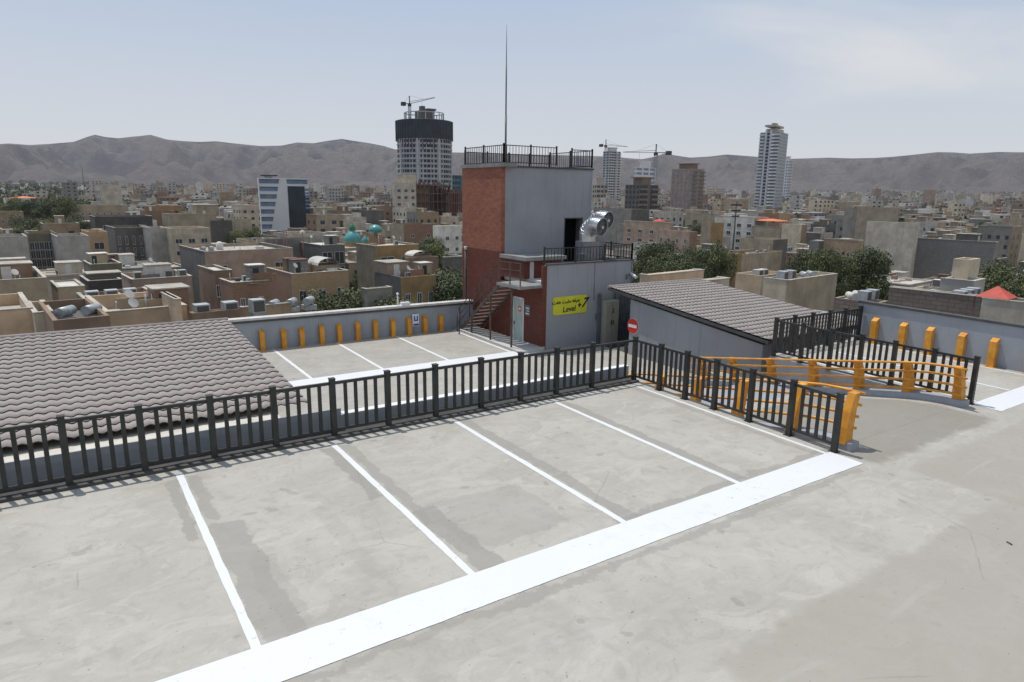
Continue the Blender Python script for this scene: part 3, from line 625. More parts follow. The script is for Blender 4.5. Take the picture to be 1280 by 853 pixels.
ra = t.new('ShaderNodeAttribute', attribute_name='relief_shade'); c = t.mix(t.math('MULTIPLY', t.ramp(t.math('ADD', ra.outputs['Fac'], t.math('MULTIPLY', t.math('SUBTRACT', n2, .5), .6)), .25, .85), .75), (.035, .036, .042), (.40, .345, .28)); c = t.mix(.05, c, (.16, .13, .11)); sz = t.new('ShaderNodeSeparateXYZ'); t.put(sz.inputs[0], P); c = t.mix(t.math('MULTIPLY', t.ramp(sz.outputs[2], 330, 60), .45), c, (.31, .255, .205)); c = t.mix(t.math('MULTIPLY', t.ramp(t.noise(P, .0045, 7, .75), .58, .66), .5), c, (.33, .29, .24))  # slope shading painted into the rock colour: gullies dark, ridges light
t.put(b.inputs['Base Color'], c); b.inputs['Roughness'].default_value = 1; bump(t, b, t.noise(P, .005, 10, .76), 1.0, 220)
# ground sheet out to the foot of the hills
mb = MB(); radii = [3, 40, 90, 160, 260, 400, 700, 1200, 2000, 3000, 4300, 5200]; NA = 96
for r in radii:
    for j in range(NA): a = 2*math.pi*j/NA; x, y = r*math.sin(a), r*math.cos(a); mb.v.append((x, y, zg(x, y)))
for i in range(len(radii)-1):
    for j in range(NA): a = i*NA+j; b2 = i*NA+(j+1) % NA; mb.f.append((a, b2, b2+NA, a+NA)); mb.m.append(0); mb.sm.append(True)
mb.f.append(tuple(range(NA))); mb.m.append(0); mb.sm.append(False)
struct(mb.build('ground', 'ground_soil'))
mb = MB(); us = [-420+i*3.4 for i in range(620)]; NR = 90; base_r = 4150; REL = []
for u in us:
    r = ray(u, 240); az = math.atan2(r.x, r.y); v = skyv(u)
    rr = ray(u, v); RR = 7600; zt = 5+rr.z/math.hypot(rr.x, rr.y)*RR
    for k in range(NR):
        q = k/(NR-1); rad = base_r+(9200-base_r)*q; x, y = rad*math.sin(az), rad*math.cos(az)
        t1 = (rad-base_r)/(RR-base_r)
        env = (t1**2.3) if t1 < 1 else max(.25, 1-(t1-1)*1.6)
        foot = ss(.02, .35, t1)*(1-ss(.45, .95, t1))
        nz = noise.ridged_multi_fractal(Vector((x*.0013, y*.0013, 3.1)), 1.0, 2.1, 6, 1.0, 2.0)-1.0
        n2 = noise.fractal(Vector((x*.0032, y*.0032, 7)), .8, 2.2, 5)
        amp = ss(.0, .3, t1)*(1-ss(.86, 1.0, t1)) if t1 < 1 else .0
        z = 26+(zt-26)*env+(nz*230+n2*90)*amp+foot*38
        if t1 < 1: z = min(z, 5+(zt-5)*(rad/RR)*.965)
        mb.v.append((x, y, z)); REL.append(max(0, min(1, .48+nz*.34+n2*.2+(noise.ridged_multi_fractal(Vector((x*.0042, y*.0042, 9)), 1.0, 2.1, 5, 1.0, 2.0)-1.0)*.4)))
for i in range(len(us)-1):
    for k in range(NR-1): a = i*NR+k; mb.f.append((a, a+NR, a+NR+1, a+1)); mb.m.append(0); mb.sm.append(True)
ho = struct(mb.build('hills', 'hill_rock')); at = ho.data.attributes.new('relief_shade', 'FLOAT', 'POINT'); at.data.foreach_set('value', REL)
# ------------------------------------------------------------------ wall finishes
WALLC = dict(beige=(0.344, 0.283, 0.200), cream=(0.50, 0.425, 0.315), peach=(0.60, 0.44, 0.29), pale_grey=(0.395, 0.370, 0.330), white=(0.58, 0.55, 0.49), tan=(0.310, 0.230, 0.148),
             brown=(0.232, 0.160, 0.107), dark_grey=(0.125, 0.115, 0.100), charcoal=(0.073, 0.068, 0.063), pinkish=(0.344, 0.254, 0.192), stone=(0.45, 0.405, 0.33), grey=(0.224, 0.209, 0.185), ochre=(0.292, 0.193, 0.085), olive=(0.181, 0.156, 0.107))
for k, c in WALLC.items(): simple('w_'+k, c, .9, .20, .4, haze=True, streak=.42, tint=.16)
brick('w_brick', (.25, .13, .075), (.31, .175, .105), (.25, .2, .16), .5, .16, True)
brick('w_yellow_brick', (.36, .235, .12), (.42, .285, .16), (.33, .27, .2), .5, .16, True)
brick('w_block', (.17, .165, .155), (.215, .2, .19), (.12, .115, .11), .9, .45, True)
brick('w_brown_block', (.19, .145, .12), (.24, .19, .155), (.13, .11, .1), .9, .4, True)
for k, c in dict(r_light=(.41, .375, .32), r_beige=(.34, .285, .22), r_grey=(.23, .215, .195), r_dark=(.11, .10, .09), r_white=(.54, .52, .48), r_soil=(.29, .23, .165)).items():
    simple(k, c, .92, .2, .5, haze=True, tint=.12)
simple('w_glass', (.035, .042, .05), .25, .3, 3, haze=True); simple('w_frame', (.55, .53, .50), .6, .1, 2, haze=True)
simple('w_bluegl', (.12, .185, .27), .25, .2, .3, haze=True); simple('w_teal', (.03, .11, .14), .25, .2, .3, haze=True)
simple('w_net', (.022, .032, .038), .8, .3, .15, haze=True); simple('w_concrete', (.30, .28, .26), .9, .15, .2, haze=True)
simple('w_tower', (.60, .60, .585), .7, .06, .1, haze=True); simple('w_towersh', (.40, .405, .40), .7, .1, .1, haze=True)
simple('c_red', (.46, .065, .04), .7, .12, 2, haze=True); simple('c_orange', (.62, .16, .05), .7, .12, 2, haze=True)
simple('c_cooler', (.36, .38, .38), .6, .15, 2, haze=True); simple('c_tank', (.36, .37, .37), .5, .25, 2, haze=True, metal=.3); simple('c_green', (.28, .38, .34), .6, .15, 2, haze=True)
simple('c_turq', (.07, .28, .27), .35, .12, .6, haze=True); simple('c_rust', (.13, .055, .035), .7, .2, 2, haze=True); simple('c_blue', (.17, .33, .52), .6, .15, 1, haze=True)
simple('bark', (.12, .09, .065), .9, .2, 4, haze=True); simple('crane_paint', (.24, .25, .25), .6, .1, 1, haze=True)
def leafmat(n, a, c):
    m, t, b, P = base(n, True); oi = t.new('ShaderNodeObjectInfo'); col = t.mix(t.ramp(t.noise(P, .55, 4, .7), .35, .65), a, c)
    col = t.mix(1.0, col, t.mix(oi.outputs['Random'], (.72, .8, .75), (1.3, 1.2, 1.0)), 'MULTIPLY'); t.put(b.inputs['Base Color'], col); b.inputs['Roughness'].default_value = .7
leafmat('leaf', (.032, .046, .015), (.095, .115, .036)); leafmat('leaf_light', (.055, .075, .02), (.14, .155, .045))
ROT = .092
def e1(r): return Vector((math.cos(r), math.sin(r), 0))
def e2(r): return Vector((-math.sin(r), math.cos(r), 0))
def reach(c, d, u):       # how far along d from c until image column u
    lo, hi = 0, 400
    u0 = uvof(c)[0]; s = 1 if uvof(c+d*.5)[0] > u0 else -1
    for _ in range(40):
        m_ = (lo+hi)/2
        if (uvof(c+d*m_)[0]-u)*s < 0: lo = m_
        else: hi = m_
    return lo
GUARD = []
FOOT = []      # occupied plots: centre, radius
def windows(parent, W, L, side, cols, rows, ztop, z0, wf=.5, hf=.5, separate=True, frame='w_frame', glass='w_glass', off=1.0, bars=True, mb_in=None):
    n = 0
    for r in range(rows):
        for c in range(cols):
            if side == 'f': a0 = W*(c+.5)/cols; ww = W/cols*wf
            else: a0 = L*(c+.5)/cols; ww = L/cols*wf
            hh = min((ztop-off-z0)/rows, 3.2); zc = ztop-off-hh*(r+.5); h2 = hh*hf/2; w2 = ww/2
            mb = mb_in or MB()
            def bx(a, b_, p, q, t0, t1, mt):
                if side == 'f': mb.box(a, b_, -t1, -t0, p, q, mt)
                else: mb.box(-t1, -t0, a, b_, p, q, mt)
            mf, mg = (0, 1) if mb_in is None else (2, 3)
            bx(a0-w2, a0+w2, zc-h2, zc+h2, -.02, .02, mg)
            if mb_in is None or separate:
                f = .07
                bx(a0-w2-f, a0+w2+f, zc-h2-.12, zc-h2, -.02, .12, mf); bx(a0-w2-f, a0+w2+f, zc+h2, zc+h2+f, -.02, .07, mf)
                bx(a0-w2-f, a0-w2, zc-h2, zc+h2, -.02, .07, mf); bx(a0+w2, a0+w2+f, zc-h2, zc+h2, -.02, .07, mf)
                if bars: bx(a0-.03, a0+.03, zc-h2, zc+h2, .021, .05, mf)
            if mb_in is None: mb.build('window', [frame, glass], parent, local=True)
def house(p, rot, W, L, ztop, zb, wall, label, cat='house', name='house', side=None, roof='r_beige', par=.9, wf=None, ws=None, hut=None, group=None, extra=None, sep=True, roofmb=None):
    """p: near corner (world x,y); W along +x' (face -y'), L along +y' (face -x')"""
    o = thing(name, (p[0], p[1], zb), label, cat, group, rot)
    h = ztop-zb; side = side or wall; mats = ['w_'+wall, 'w_'+side, 'w_frame', 'w_glass']; mb = MB(); tk = .25
    # four walls with a parapet round the flat roof
    mb.box(0, W, 0, tk, 0, h, 0).box(0, tk, tk, L, 0, h, 1).box(W-tk, W, tk, L, 0, h, 1).box(tk, W-tk, L-tk, L, 0, h, 0)
    if not sep:
        if wf: windows(o, W, L, 'f', *wf[:2], h-par, wf[2] if len(wf) > 2 else 1, *(wf[3:5] if len(wf) > 4 else (.5, .5)), separate=False, mb_in=mb)
        if ws: windows(o, W, L, 's', *ws[:2], h-par, ws[2] if len(ws) > 2 else 1, *(ws[3:5] if len(ws) > 4 else (.5, .5)), separate=False, mb_in=mb)
    mb.build('wall', mats, o, local=True)
    rb = MB().box(tk, W-tk, tk, L-tk, h-par-.3, h-par)
    cp = 1 if random.random() < .6 else 0
    if cp:
        for (a, b_, c, d) in ((-.05, W+.05, -.05, tk+.02), (-.05, tk+.02, tk+.02, L+.05), (W-tk-.02, W+.05, tk+.02, L+.05)): rb.box(a, b_, c, d, h+.002, h+.07, 1)
    rb.build('roof', [roof, 'r_light'], o, local=True)
    if sep:
        if wf: windows(o, W, L, 'f', *wf[:2], h-par, wf[2] if len(wf) > 2 else 1, *(wf[3:5] if len(wf) > 4 else (.5, .5)))
        if ws: windows(o, W, L, 's', *ws[:2], h-par, ws[2] if len(ws) > 2 else 1, *(ws[3:5] if len(ws) > 4 else (.5, .5)))
    for hh in (hut or []):
        x, y, w_, l_, hz = hh[:5]; mt = hh[5] if len(hh) > 5 else wall
        hm = MB().box(x*W, x*W+w_, y*L, y*L+l_, h-par, h-par+hz, 0).box(x*W-.15, x*W+w_+.15, y*L-.15, y*L+l_+.15, h-par+hz, h-par+hz+.12, 1)
        if hz > 1.6: hm.box(x*W+.3*w_, x*W+.3*w_+.9, y*L-.03, y*L, h-par+.1, h-par+2.0, 2)
        hm.build('roof_hut', ['w_'+mt, 'r_light', 'w_frame'], o, local=True)
    if extra: extra(o, W, L, h-par)
    if math.hypot(p[0], p[1]) < 175 and W > 4 and L > 4: clutter(o, W, L, h-par, 15 if math.hypot(p[0], p[1]) < 110 else 8)
    c = Vector((p[0], p[1], 0))+e1(rot)*W/2+e2(rot)*L/2; FOOT.append((c.x, c.y, rot, W/2+.6, L/2+.6))
    return o
def hero(ul, uc, ur, v, zt, wall, label, L=11, rot=ROT, d=None, vb=None, **k):
    """near top corner at column uc, row v; roof edge at height zt"""
    r = ray(uc, v)
    if d is None: d = (zt-5)/r.z*math.hypot(r.x, r.y)
    P = PT(uc, v, d); W = reach(P, e1(rot), ur) if ur > uc+.5 else 8
    if ul < uc-.5 and uc > 320: L = min(reach(P, e2(rot), ul), 42)
    if ul < uc-.5 and 220 < uc <= 320: L = min(reach(P, e2(rot), ul), 18)
    vb = v+(v-242)*.62 if vb is None else vb; GUARD.append((min(ul, uc)-2, ur+2, vb, d))
    return house((P.x, P.y), rot, W, L, P.z, zg(P.x, P.y)-1, wall, label, **k)
def tanks(mat, x, y, n, horizontal=True):
    def f(o, W, L, z):
        for i in range(n):
            if horizontal: MB().tube([(x*W+i*1.5, y*L, z+.75), (x*W+i*1.5+.9, y*L+1.1, z+.75)], .33, 12).box(x*W+i*1.5, x*W+i*1.5+1, y*L+.2, y*L+1.2, z, z+.4).build('water_tank', mat, o, local=True)
            else: MB().lathe((x*W+i*1.7, y*L, z), [(0, 0), (.65, 0), (.68, .1), (.68, 1.3), (.3, 1.55), (0, 1.6)], 12).build('water_tank', mat, o, local=True)
    return f
def coolers(x, y, n, mat='c_cooler', step=1.7):
    def f(o, W, L, z):
        for i in range(n):
            MB().box(x*W+i*step, x*W+i*step+1.0, y*L, y*L+1.0, z+.4, z+1.4).box(x*W+i*step+.1, x*W+i*step+.9, y*L+.1, y*L+.9, z, z+.4).box(x*W+i*step+.1, x*W+i*step+.9, y*L-.02, y*L, z+.5, z+1.3, 1).build('roof_cooler', [mat, 'r_dark'], o, local=True)
    return f
def many(*fs):
    def f(*a):
        for q in fs: q(*a)
    return f
def vault(x, y, w_, l_, h0, mat='r_white'):
    def f(o, W, L, z):
        mb = MB(); n = 8
        for i in range(n):
            a0, a1 = math.pi*i/n, math.pi*(i+1)/n; p0 = (x*W+w_/2-w_/2*math.cos(a0), h0*math.sin(a0)); p1 = (x*W+w_/2-w_/2*math.cos(a1), h0*math.sin(a1))
            mb.face([(p0[0], y*L, z+1.2+p0[1]), (p1[0], y*L, z+1.2+p1[1]), (p1[0], y*L+l_, z+1.2+p1[1]), (p0[0], y*L+l_, z+1.2+p0[1])], 0, True)
        mb.box(x*W, x*W+w_, y*L+.02, y*L+l_, z, z+1.2, 1); mb.build('vault_roof', [mat, 'w_tan'], o, local=True)
    return f
def awning(x, y, w_, l_, mat='c_red', hz=2.4):
    def f(o, W, L, z):
        mb = MB(); c = (x*W+w_/2, y*L+l_/2, z+hz+.9); q = [(x*W, y*L, z+hz), (x*W+w_, y*L, z+hz), (x*W+w_, y*L+l_, z+hz), (x*W, y*L+l_, z+hz)]
        for i in range(4): mb.face([q[i], q[(i+1) % 4], c], 0)
        mb.build('awning', mat, o, local=True)
        for i in range(4): MB().bar((q[i][0], q[i][1], z), q[i], .12, .12).build('awning_post', 'c_rust', o, local=True)
    return f
def clutter(o, W, L, z, n=6):
    for i in range(n):
        x, y = random.uniform(.08, .85)*W, random.uniform(.08, .85)*L; k = random.random()
        if k < .25: MB().tube([(x, y, z), (x, y, z+random.uniform(.8, 2.0))], .06, 6).build('vent_pipe', 'c_tank', o, local=True)
        elif k < .45: s = random.uniform(.5, 1.0); MB().box(x, x+s, y, y+s*.8, z, z+s).box(x+.05, x+s-.05, y-.02, y, z+.1, z+s-.1, 1).build('roof_cooler', ['c_cooler', 'r_dark'], o, local=True)
        elif k < .6: s = random.uniform(1, 2.4); MB().bar((x, y, z+.06), (x+s, y+random.uniform(-1, 1), z+.1), random.uniform(.5, 1.2), .05).build('loose_sheet', random.choice(('r_white', 'r_grey', 'c_rust')), o, local=True)
        elif k < .75: MB().box(x, x+random.uniform(.6, 1.8), y, y+.6, z, z+random.uniform(.3, .8)).build('crate', random.choice(('w_brown', 'w_tan', 'w_charcoal', 'r_white')), o, local=True)
        elif k < .88: MB().bar((x, y, z), (x, y, z+1.5), .05, .05).tube([(x, y, z+1.45), (x+.03, y-.06, z+1.49), (x+.06, y-.12, z+1.53)], [.05, .3, .38], 10).build('satellite_dish', 'r_white', o, local=True)
        elif k < .93: s = random.uniform(1.4, 2.6); MB().box(x, x+s, y, y+s, z, z+2.1).box(x-.15, x+s+.15, y-.15, y+s+.15, z+2.1, z+2.2, 1).box(x+.3, x+1.0, y-.03, y, z+.05, z+1.8, 2).build('roof_shed', [random.choice(('w_brick', 'w_tan', 'w_block', 'w_beige', 'w_brown')), random.choice(('r_white', 'r_light', 'c_rust')), 'w_net'], o, local=True)
        else: MB().box(x, x+2.2, y, y+.12, z, z+random.uniform(.9, 1.6)).build('low_wall', random.choice(('w_brick', 'w_block', 'w_beige')), o, local=True)
# ---------------- left part of the view
hero(120, 132, 233, 391, -3.2, 'peach', 'peach rendered house with roof terrace parapet just behind the big tiled roof', L=9, roof='r_light', par=1.1)
hero(0, 219, 226, 375, -3.6, 'peach', 'narrow peach parapet wing running toward the parking bays beyond the tiled roof', L=4, roof='r_light', d=51, par=1.0)
hero(30, 66, 137, 401, -3.0, 'brown', 'brown terrace block with glazed rooflight between the two peach houses', roof='r_dark', L=9, extra=tanks('c_tank', .2, .35, 2), par=.8)
hero(0, -40, 40, 392, -3.2, 'peach', 'peach house with stepped terrace at the extreme left above the tiled roof', L=9, roof='r_light', par=.9)
hero(40, 42, 66, 392, -3.3, 'cream', 'slim cream stair block joined to the leftmost peach house', L=6, roof='r_light')
hero(-60, -20, 58, 352, -4.2, 'beige', 'large beige rendered house with deep roof parapet at far left', L=13, roof='r_beige', par=1.3, hut=[(.1, .55, 4, 3, 2.2, 'brown')])
hero(30, -10, 34, 297, -5.4, 'pale_grey', 'blank pale grey block left of the green scaffolded front', L=12, roof='r_light')
hero(34, 35, 71, 292, -5.2, 'olive', 'narrow block with dark green gridded glazing between two blank pale grey blocks', L=12, wf=(6, 6, 2, .86, .84))
hero(70, 71, 111, 296, -5.4, 'pale_grey', 'blank pale grey block right of the green gridded front', L=12, roof='r_light')
hero(108, 110, 134, 290, -5.4, 'yellow_brick', 'yellow brown house behind the blank pale grey blocks with one window', L=12, wf=(1, 3, 2))
hero(110, 113, 152, 331, -7, 'olive', 'low dark olive house with pale roof below the yellow brown house', L=8, roof='r_light', wf=(2, 1, 1, .7, .6))
hero(80, 118, 190, 271, -5.0, 'charcoal', 'long charcoal wall building behind the blank pale blocks', L=10, wf=(3, 3, 2, .2, .4), d=250)
hero(125, 143, 188, 285, -5.5, 'dark_grey', 'dark grey unfinished block with vertical ribs beside the pale tall wall', L=14, wf=(5, 3, 2, .3, .7))
hero(186, 188, 213, 286, -5.4, 'pale_grey', 'pale tall blank wall between dark ribbed block and cream windowed house', L=12, roof='r_light')
hero(212, 214, 262, 286, -5.2, 'cream', 'cream house with row of three windows under a brown eave', L=12, wf=(3, 2, 1, .5, .35), par=.8)
hero(262, 263, 290, 276, -4.8, 'dark_grey', 'dark grey house with white string course left of the tall beige wall', L=12)
hero(280, 281, 314, 274, -4.6, 'beige', 'tall beige blank-walled house left of the striped blue office block', L=12)
hero(213, 256, 366, 315, -6.0, 'pinkish', 'wide pinkish brown house with dark cement side wall and row of windows', side='dark_grey', roof='r_light', wf=(3, 2, 1, .35, .35), par=.6, extra=many(tanks('c_tank', .05, .3, 2), tanks('r_white', .35, .6, 1, False)), L=14)
hero(247, 268, 290, 339, -6.3, 'brown', 'small brown brick roof hut house with white slab roof', roof='r_white', L=7, par=.3, wf=(3, 1, 1, .7, .5))
hero(274, 290, 336, 354, -5.6, 'brick', 'square brown brick cube house with pale slab roof near the lower parapet', roof='r_light', L=7, par=.3, wf=(2, 1, 1, .2, .6))
hero(143, 165, 240, 350, -6.5, 'pinkish', 'low roof with white edge walls and paired steel pipes left of the brown cubes', roof='r_light', L=9, par=.7, hut=[(.3, .2, 3, 2.4, 2.2, 'white')], extra=coolers(.6, .2, 2))
hero(70, 72, 106, 360, -5.5, 'beige', 'low house with bright speckled white sheet roof beyond the terraces', roof='r_white', L=7, par=.15)
hero(108, 110, 152, 352, -5.8, 'charcoal', 'charcoal walled house with row of roof coolers in front', roof='r_light', L=7, par=.4, hut=[(.1, .3, 3.5, 2.5, 1, 'dark_grey')])
hero(100, 108, 156, 377, -4.6, 'olive', 'low olive terrace with row of three coolers beyond the peach parapet', roof='r_beige', L=6, par=.7, extra=coolers(.05, .15, 3, 'c_cooler', 1.5))
hero(150, 156, 202, 374, -4.4, 'pinkish', 'pinkish low terrace wall house beyond the peach parapet', roof='r_soil', L=7, par=.9)
hero(236, 240, 300, 392, -3.6, 'brown', 'low brown terrace with coolers right behind the lower parapet', roof='r_light', L=6, par=.9, extra=coolers(.1, .3, 3, 'c_cooler', 2))
hero(300, 302, 364, 385, -4.0, 'tan', 'low tan roof crowded with bright curved tanks behind the lower parapet', roof='r_grey', L=6, par=.8, extra=tanks('c_tank', .2, .3, 4))
hero(333, 365, 436, 343, -6.0, 'yellow_brick', 'orange brown brick house with white vaulted stair roof beside the trees', side='brick', roof='r_light', L=10, par=.5, wf=(3, 2, 1, .35, .45), extra=vault(.55, .2, 3.2, 4, 1.0))
hero(364, 401, 431, 307, -6.5, 'block', 'unfinished grey block house with open dark bays and pale slab roof', side='dark_grey', roof='r_white', L=12, par=.25, wf=(2, 2, 1, .75, .8))
hero(330, 332, 424, 299, -5.6, 'grey', 'long grey building with rusty columns standing above its roof', roof='r_light', L=10, par=.5, d=160)
hero(445, 470, 523, 308, -5.8, 'ochre', 'ochre house with shaded balcony window in front of the mosque', side='olive', roof='r_light', L=12, wf=(2, 2, 1, .6, .35), par=.3)
hero(468, 502, 545, 347, -6.5, 'ochre', 'ochre topped red brick house with a pale terrace roof among trees', side='dark_grey', roof='r_soil', L=9, par=.6, wf=(3, 2, 1, .35, .5), hut=[(.0, .5, 3.4, 3.6, 2.2, 'pinkish')])
hero(452, 458, 490, 362, -6.2, 'grey', 'low grey house with dark gate and broken pale roof above the parapet', roof='r_light', L=7, par=.6)
hero(488, 505, 545, 281, -4.6, 'brick', 'red brown brick house under the cream five storey block', side='beige', L=14, roof='r_soil', wf=(2, 2, 1, .2, .3))
hero(541, 553, 577, 283, -4.4, 'white', 'little white gabled house with two windows beside the brick tower', side='white', L=10, wf=(2, 2, 1, .3, .3), roof='r_white')
hero(553, 556, 578, 322, -6.2, 'dark_grey', 'dark grey low house with pale roof left of the brick tower', L=8, roof='r_light')
hero(505, 510, 548, 323, -6.8, 'brown', 'brown house with white curved canopy among trees left of the tower', L=8, roof='r_soil', extra=vault(.2, .3, 4, 3, .8))
hero(85, 88, 160, 257, 1.0, 'beige', 'wide beige podium building with small roof windows below the white tall block', L=16, wf=(8, 3, 2, .25, .3), d=330, roof='r_light')
hero(108, 124, 151, 231, 0, 'stone', 'tall stone apartment block with blue balconies on its left side', L=14, ws=(3, 6, 2, .6, .5), d=370, cat='apartment block', name='apartment_block')
hero(-10, 6, 38, 248, 0, 'white', 'pale block with orange tiled roof hut standing in the far left grove', L=14, wf=(5, 4, 2, .3, .4), d=420, extra=awning(.2, .2, 12, 8, 'c_orange', 1))
hero(-40, -10, 29, 265, -4, 'tan', 'tan brick row house at left edge below the grove', L=12, wf=(5, 2, 1, .3, .4), d=300)
hero(209, 212, 270, 268, -3, 'beige', 'beige house with square roof hut in front of poplar trees', L=12, d=270, hut=[(.6, .2, 8, 6, 4, 'beige')], roof='r_light')
# cream five storey block and steel frame
hero(490, 494, 520, 229, 2.0, 'stone', 'cream five storey apartment block with paired small windows before the round tower', L=18, wf=(3, 5, 3, .45, .42), d=330, cat='apartment block', name='apartment_block', hut=[(.5, .2, 6, 8, 5, 'cream')])
# ---------------- right part of the view
hero(792, 808, 826, 305, -6.0, 'dark_grey', 'narrow white house with dark right wall and two stacked windows by the low block', side='white', L=8, ws=(1, 3, 1, .4, .4), roof='r_light')
hero(780, 838, 842, 279, -4.5, 'pinkish', 'pinkish beige house with red terrace awning behind the ventilation elbows', side='pinkish', L=12, ws=(4, 3, 1, .3, .35), roof='r_beige', extra=awning(.2, .2, 3, 4, 'c_red', 1.2))
hero(822, 863, 872, 290, -5, 'brown', 'brown house edged with red roof trim above the big trees', side='pinkish', L=12, ws=(4, 2, 1, .25, .4), roof='c_red', par=.2)
hero(857, 894, 900, 268, -4, 'beige', 'stepped beige house left of the white windowed block', side='beige', L=14, roof='r_light', hut=[(.3, .3, 4, 4, 2.5, 'beige')])
hero(877, 890, 905, 279, -4.5, 'ochre', 'small ochre sided house tucked before the white windowed block', side='beige', L=9)
hero(894, 944, 961, 272, -3.5, 'pale_grey', 'white four storey block with a grid of dark windows and blank right wall', side='white', ws=(4, 4, 1, .38, .42), roof='r_light', cat='apartment block', name='apartment_block')
hero(925, 968, 985, 300, -5.5, 'dark_grey', 'beige house with sooty black patch on its blank wall right of the white block', side='beige', roof='r_light')
hero(893, 929, 978, 318, -6.5, 'beige', 'broad blank beige wall house right of the big dark trees', side='ochre', roof='r_grey', L=10, par=.6)
hero(978, 1003, 1009, 281, -5, 'tan', 'slim tan tower house with scaffold beside the red roofed yard', side='cream', roof='r_light')
hero(983, 1008, 1013, 318, -6.8, 'brown', 'low brick yard house with thin pink roof edge', side='brown', roof='r_soil', L=8, par=.4)
hero(920, 952, 985, 345, -4.8, 'cream', 'small cream block with pair of air conditioners just beyond the right tiled roof', side='peach', roof='r_light', L=7, par=.8, extra=coolers(.1, .2, 2, 'r_white', 1.2))
hero(955, 986, 1047, 351, -4.2, 'beige', 'large blank beige house directly beyond the right hand tiled roof', side='cream', roof='r_light', L=8, par=.6, extra=many(coolers(.1, .4, 2), tanks('c_tank', .5, .3, 2)))
hero(868, 882, 912, 352, -4.5, 'cream', 'cream roof terrace with small pink cowl just beyond the right tiled roof', roof='r_light', L=6, par=.3, d=50)
hero(800, 812, 880, 345, -4.8, 'peach', 'low peach terrace behind the left end of the right tiled roof', roof='r_light', L=6, par=.3, d=52)
hero(1030, 1074, 1080, 301, -5.4, 'tan', 'tan two storey house with a row of small dark windows between two tree groups', side='tan', ws=(6, 2, 1, .35, .35), roof='r_light')
hero(1072, 1120, 1125, 260, -2.5, 'beige', 'very tall blank beige wall building beyond the right trees', side='beige', L=20, roof='r_light', d=250)
hero(1084, 1146, 1150, 279, -4, 'stone', 'lower stepped beige block attached before the very tall blank wall', side='stone', L=16, roof='r_light', d=215)
hero(1056, 1072, 1073, 260, -2.5, 'block', 'grey block building with brown pillar edge left of the very tall blank wall', side='grey', L=10, d=255)
hero(1127, 1246, 1249, 303, -6.0, 'grey', 'long dark cement block building with patchy brick panel and roof huts', side='block', roof='r_light', hut=[(.2, .2, 3, 5, 2.4, 'dark_grey')], par=.7, extra=many(coolers(.1, .75, 2), tanks('c_tank', .1, .55, 1)))
hero(1112, 1127, 1128, 298, -6.2, 'white', 'thin white end wall pier of the long dark cement building', side='white', L=3, roof='r_light')
hero(1112, 1229, 1234, 372, -3.6, 'brown_block', 'near dark brick terrace wall cluttered with pipes below the cement building', side='brown_block', roof='r_grey', par=1.1, extra=many(tanks('c_tank', .2, .5, 2), coolers(.3, .2, 3)), wf=None)
hero(1192, 1213, 1226, 325, -4.2, 'cream', 'small beige cube stair hut standing over the dark brick terrace', side='cream', L=4, d=82, roof='r_light', par=.2)
hero(1176, 1218, 1232, 352, -5.2, 'pale_grey', 'pale slab topped terrace room under the beige cube stair hut', side='pale_grey', d=79, ws=(4, 1, 5, .5, .4), roof='r_light', par=.2)
hero(1228, 1330, 1340, 384, -5.4, 'stone', 'carved pale stone mansion front with tall dark windows at the right edge', side='stone', ws=(7, 3, .35, .5, .62), roof='r_light', d=66, extra=awning(.05, .66, 2.2, 2.4, 'c_red', 1.0))
hero(1043, 1098, 1111, 379, -5.0, 'beige', 'low brown terrace with white sheet debris right of the big blank beige house', side='brown_block', roof='r_light', L=8, par=.5, extra=many(coolers(.2, .3, 2), tanks('r_white', .3, .6, 2)))
hero(940, 976, 984, 284, -4.6, 'beige', 'beige yard house with bright orange tent roof before the tall white tower', side='beige', d=290, extra=awning(.1, .1, 9, 12, 'c_orange', 3.0))
hero(1012, 1025, 1030, 302, -6, 'dark_grey', 'dark block house in shade left of the tan windowed house', side='block', L=10, roof='r_grey')
hero(742, 790, 812, 262, -2, 'dark_grey', 'dark grey box building with thin white mast beyond the ventilation elbows', side='grey', d=300)
# ------------------------------------------------------------------ landmark buildings
def world_rot(o, P, rot): pass
def office():
    P = PT(334.5, 223, 300); rot = -.22; zb = zg(P.x, P.y)-1; P2 = PT(322.5, 222, 300)
    o = thing('office_block', (P2.x, P2.y, zb), 'white office block with sloping blue window bands and a big black glass face', 'office building', None, rot)
    h = P2.z-zb; W = 19.6; L = 15; mb = MB().box(0, W, 0, L, 0, h)
    mb.build('wall', 'w_tower', o, local=True)
    n = 8; 
    for i in range(n):
        z1 = h-.6-i*3.05; w1 = 8.1-i*.62
        MB().hexa([(.3, -.15, z1-1.7), (w1-.3, -.15, z1-1.7), (w1-.3, .1, z1-1.7), (.3, .1, z1-1.7), (.3, -.15, z1), (w1, -.15, z1), (w1, .1, z1), (.3, .1, z1)]).box(.3, w1, -.25, -.15, z1-.25, z1, 1).build('window', ['w_bluegl', 'w_net'], o, local=True)
    MB().box(11, W-.3, -.15, .1, h-2.3, h-.6).box(11, W-.3, -.25, -.15, h-.85, h-.6, 1).build('window', ['w_bluegl', 'w_net'], o, local=True)
    MB().box(11.2, W-1.6, -.12, .1, 1, h-3.3).box(17.9, W+.05, -.13, .1, 1, h-7).build('glass_face', 'w_net', o, local=True)
    for i in range(6): MB().box(W-1.5, W+.06, -.2, .1, h-5-i*1.5, h-4.2-i*1.5).build('window', 'w_bluegl', o, local=True)
    MB().box(1.0, 7.6, .2, .35, h+.6, h+1.1).box(2.4, 5.6, .2, .35, h-.0, h+.4).build('roof_sign', 'w_net', o, local=True)
office()
FOOT.append((*PT(345, 222, 308).xy, 0, 14, 14))
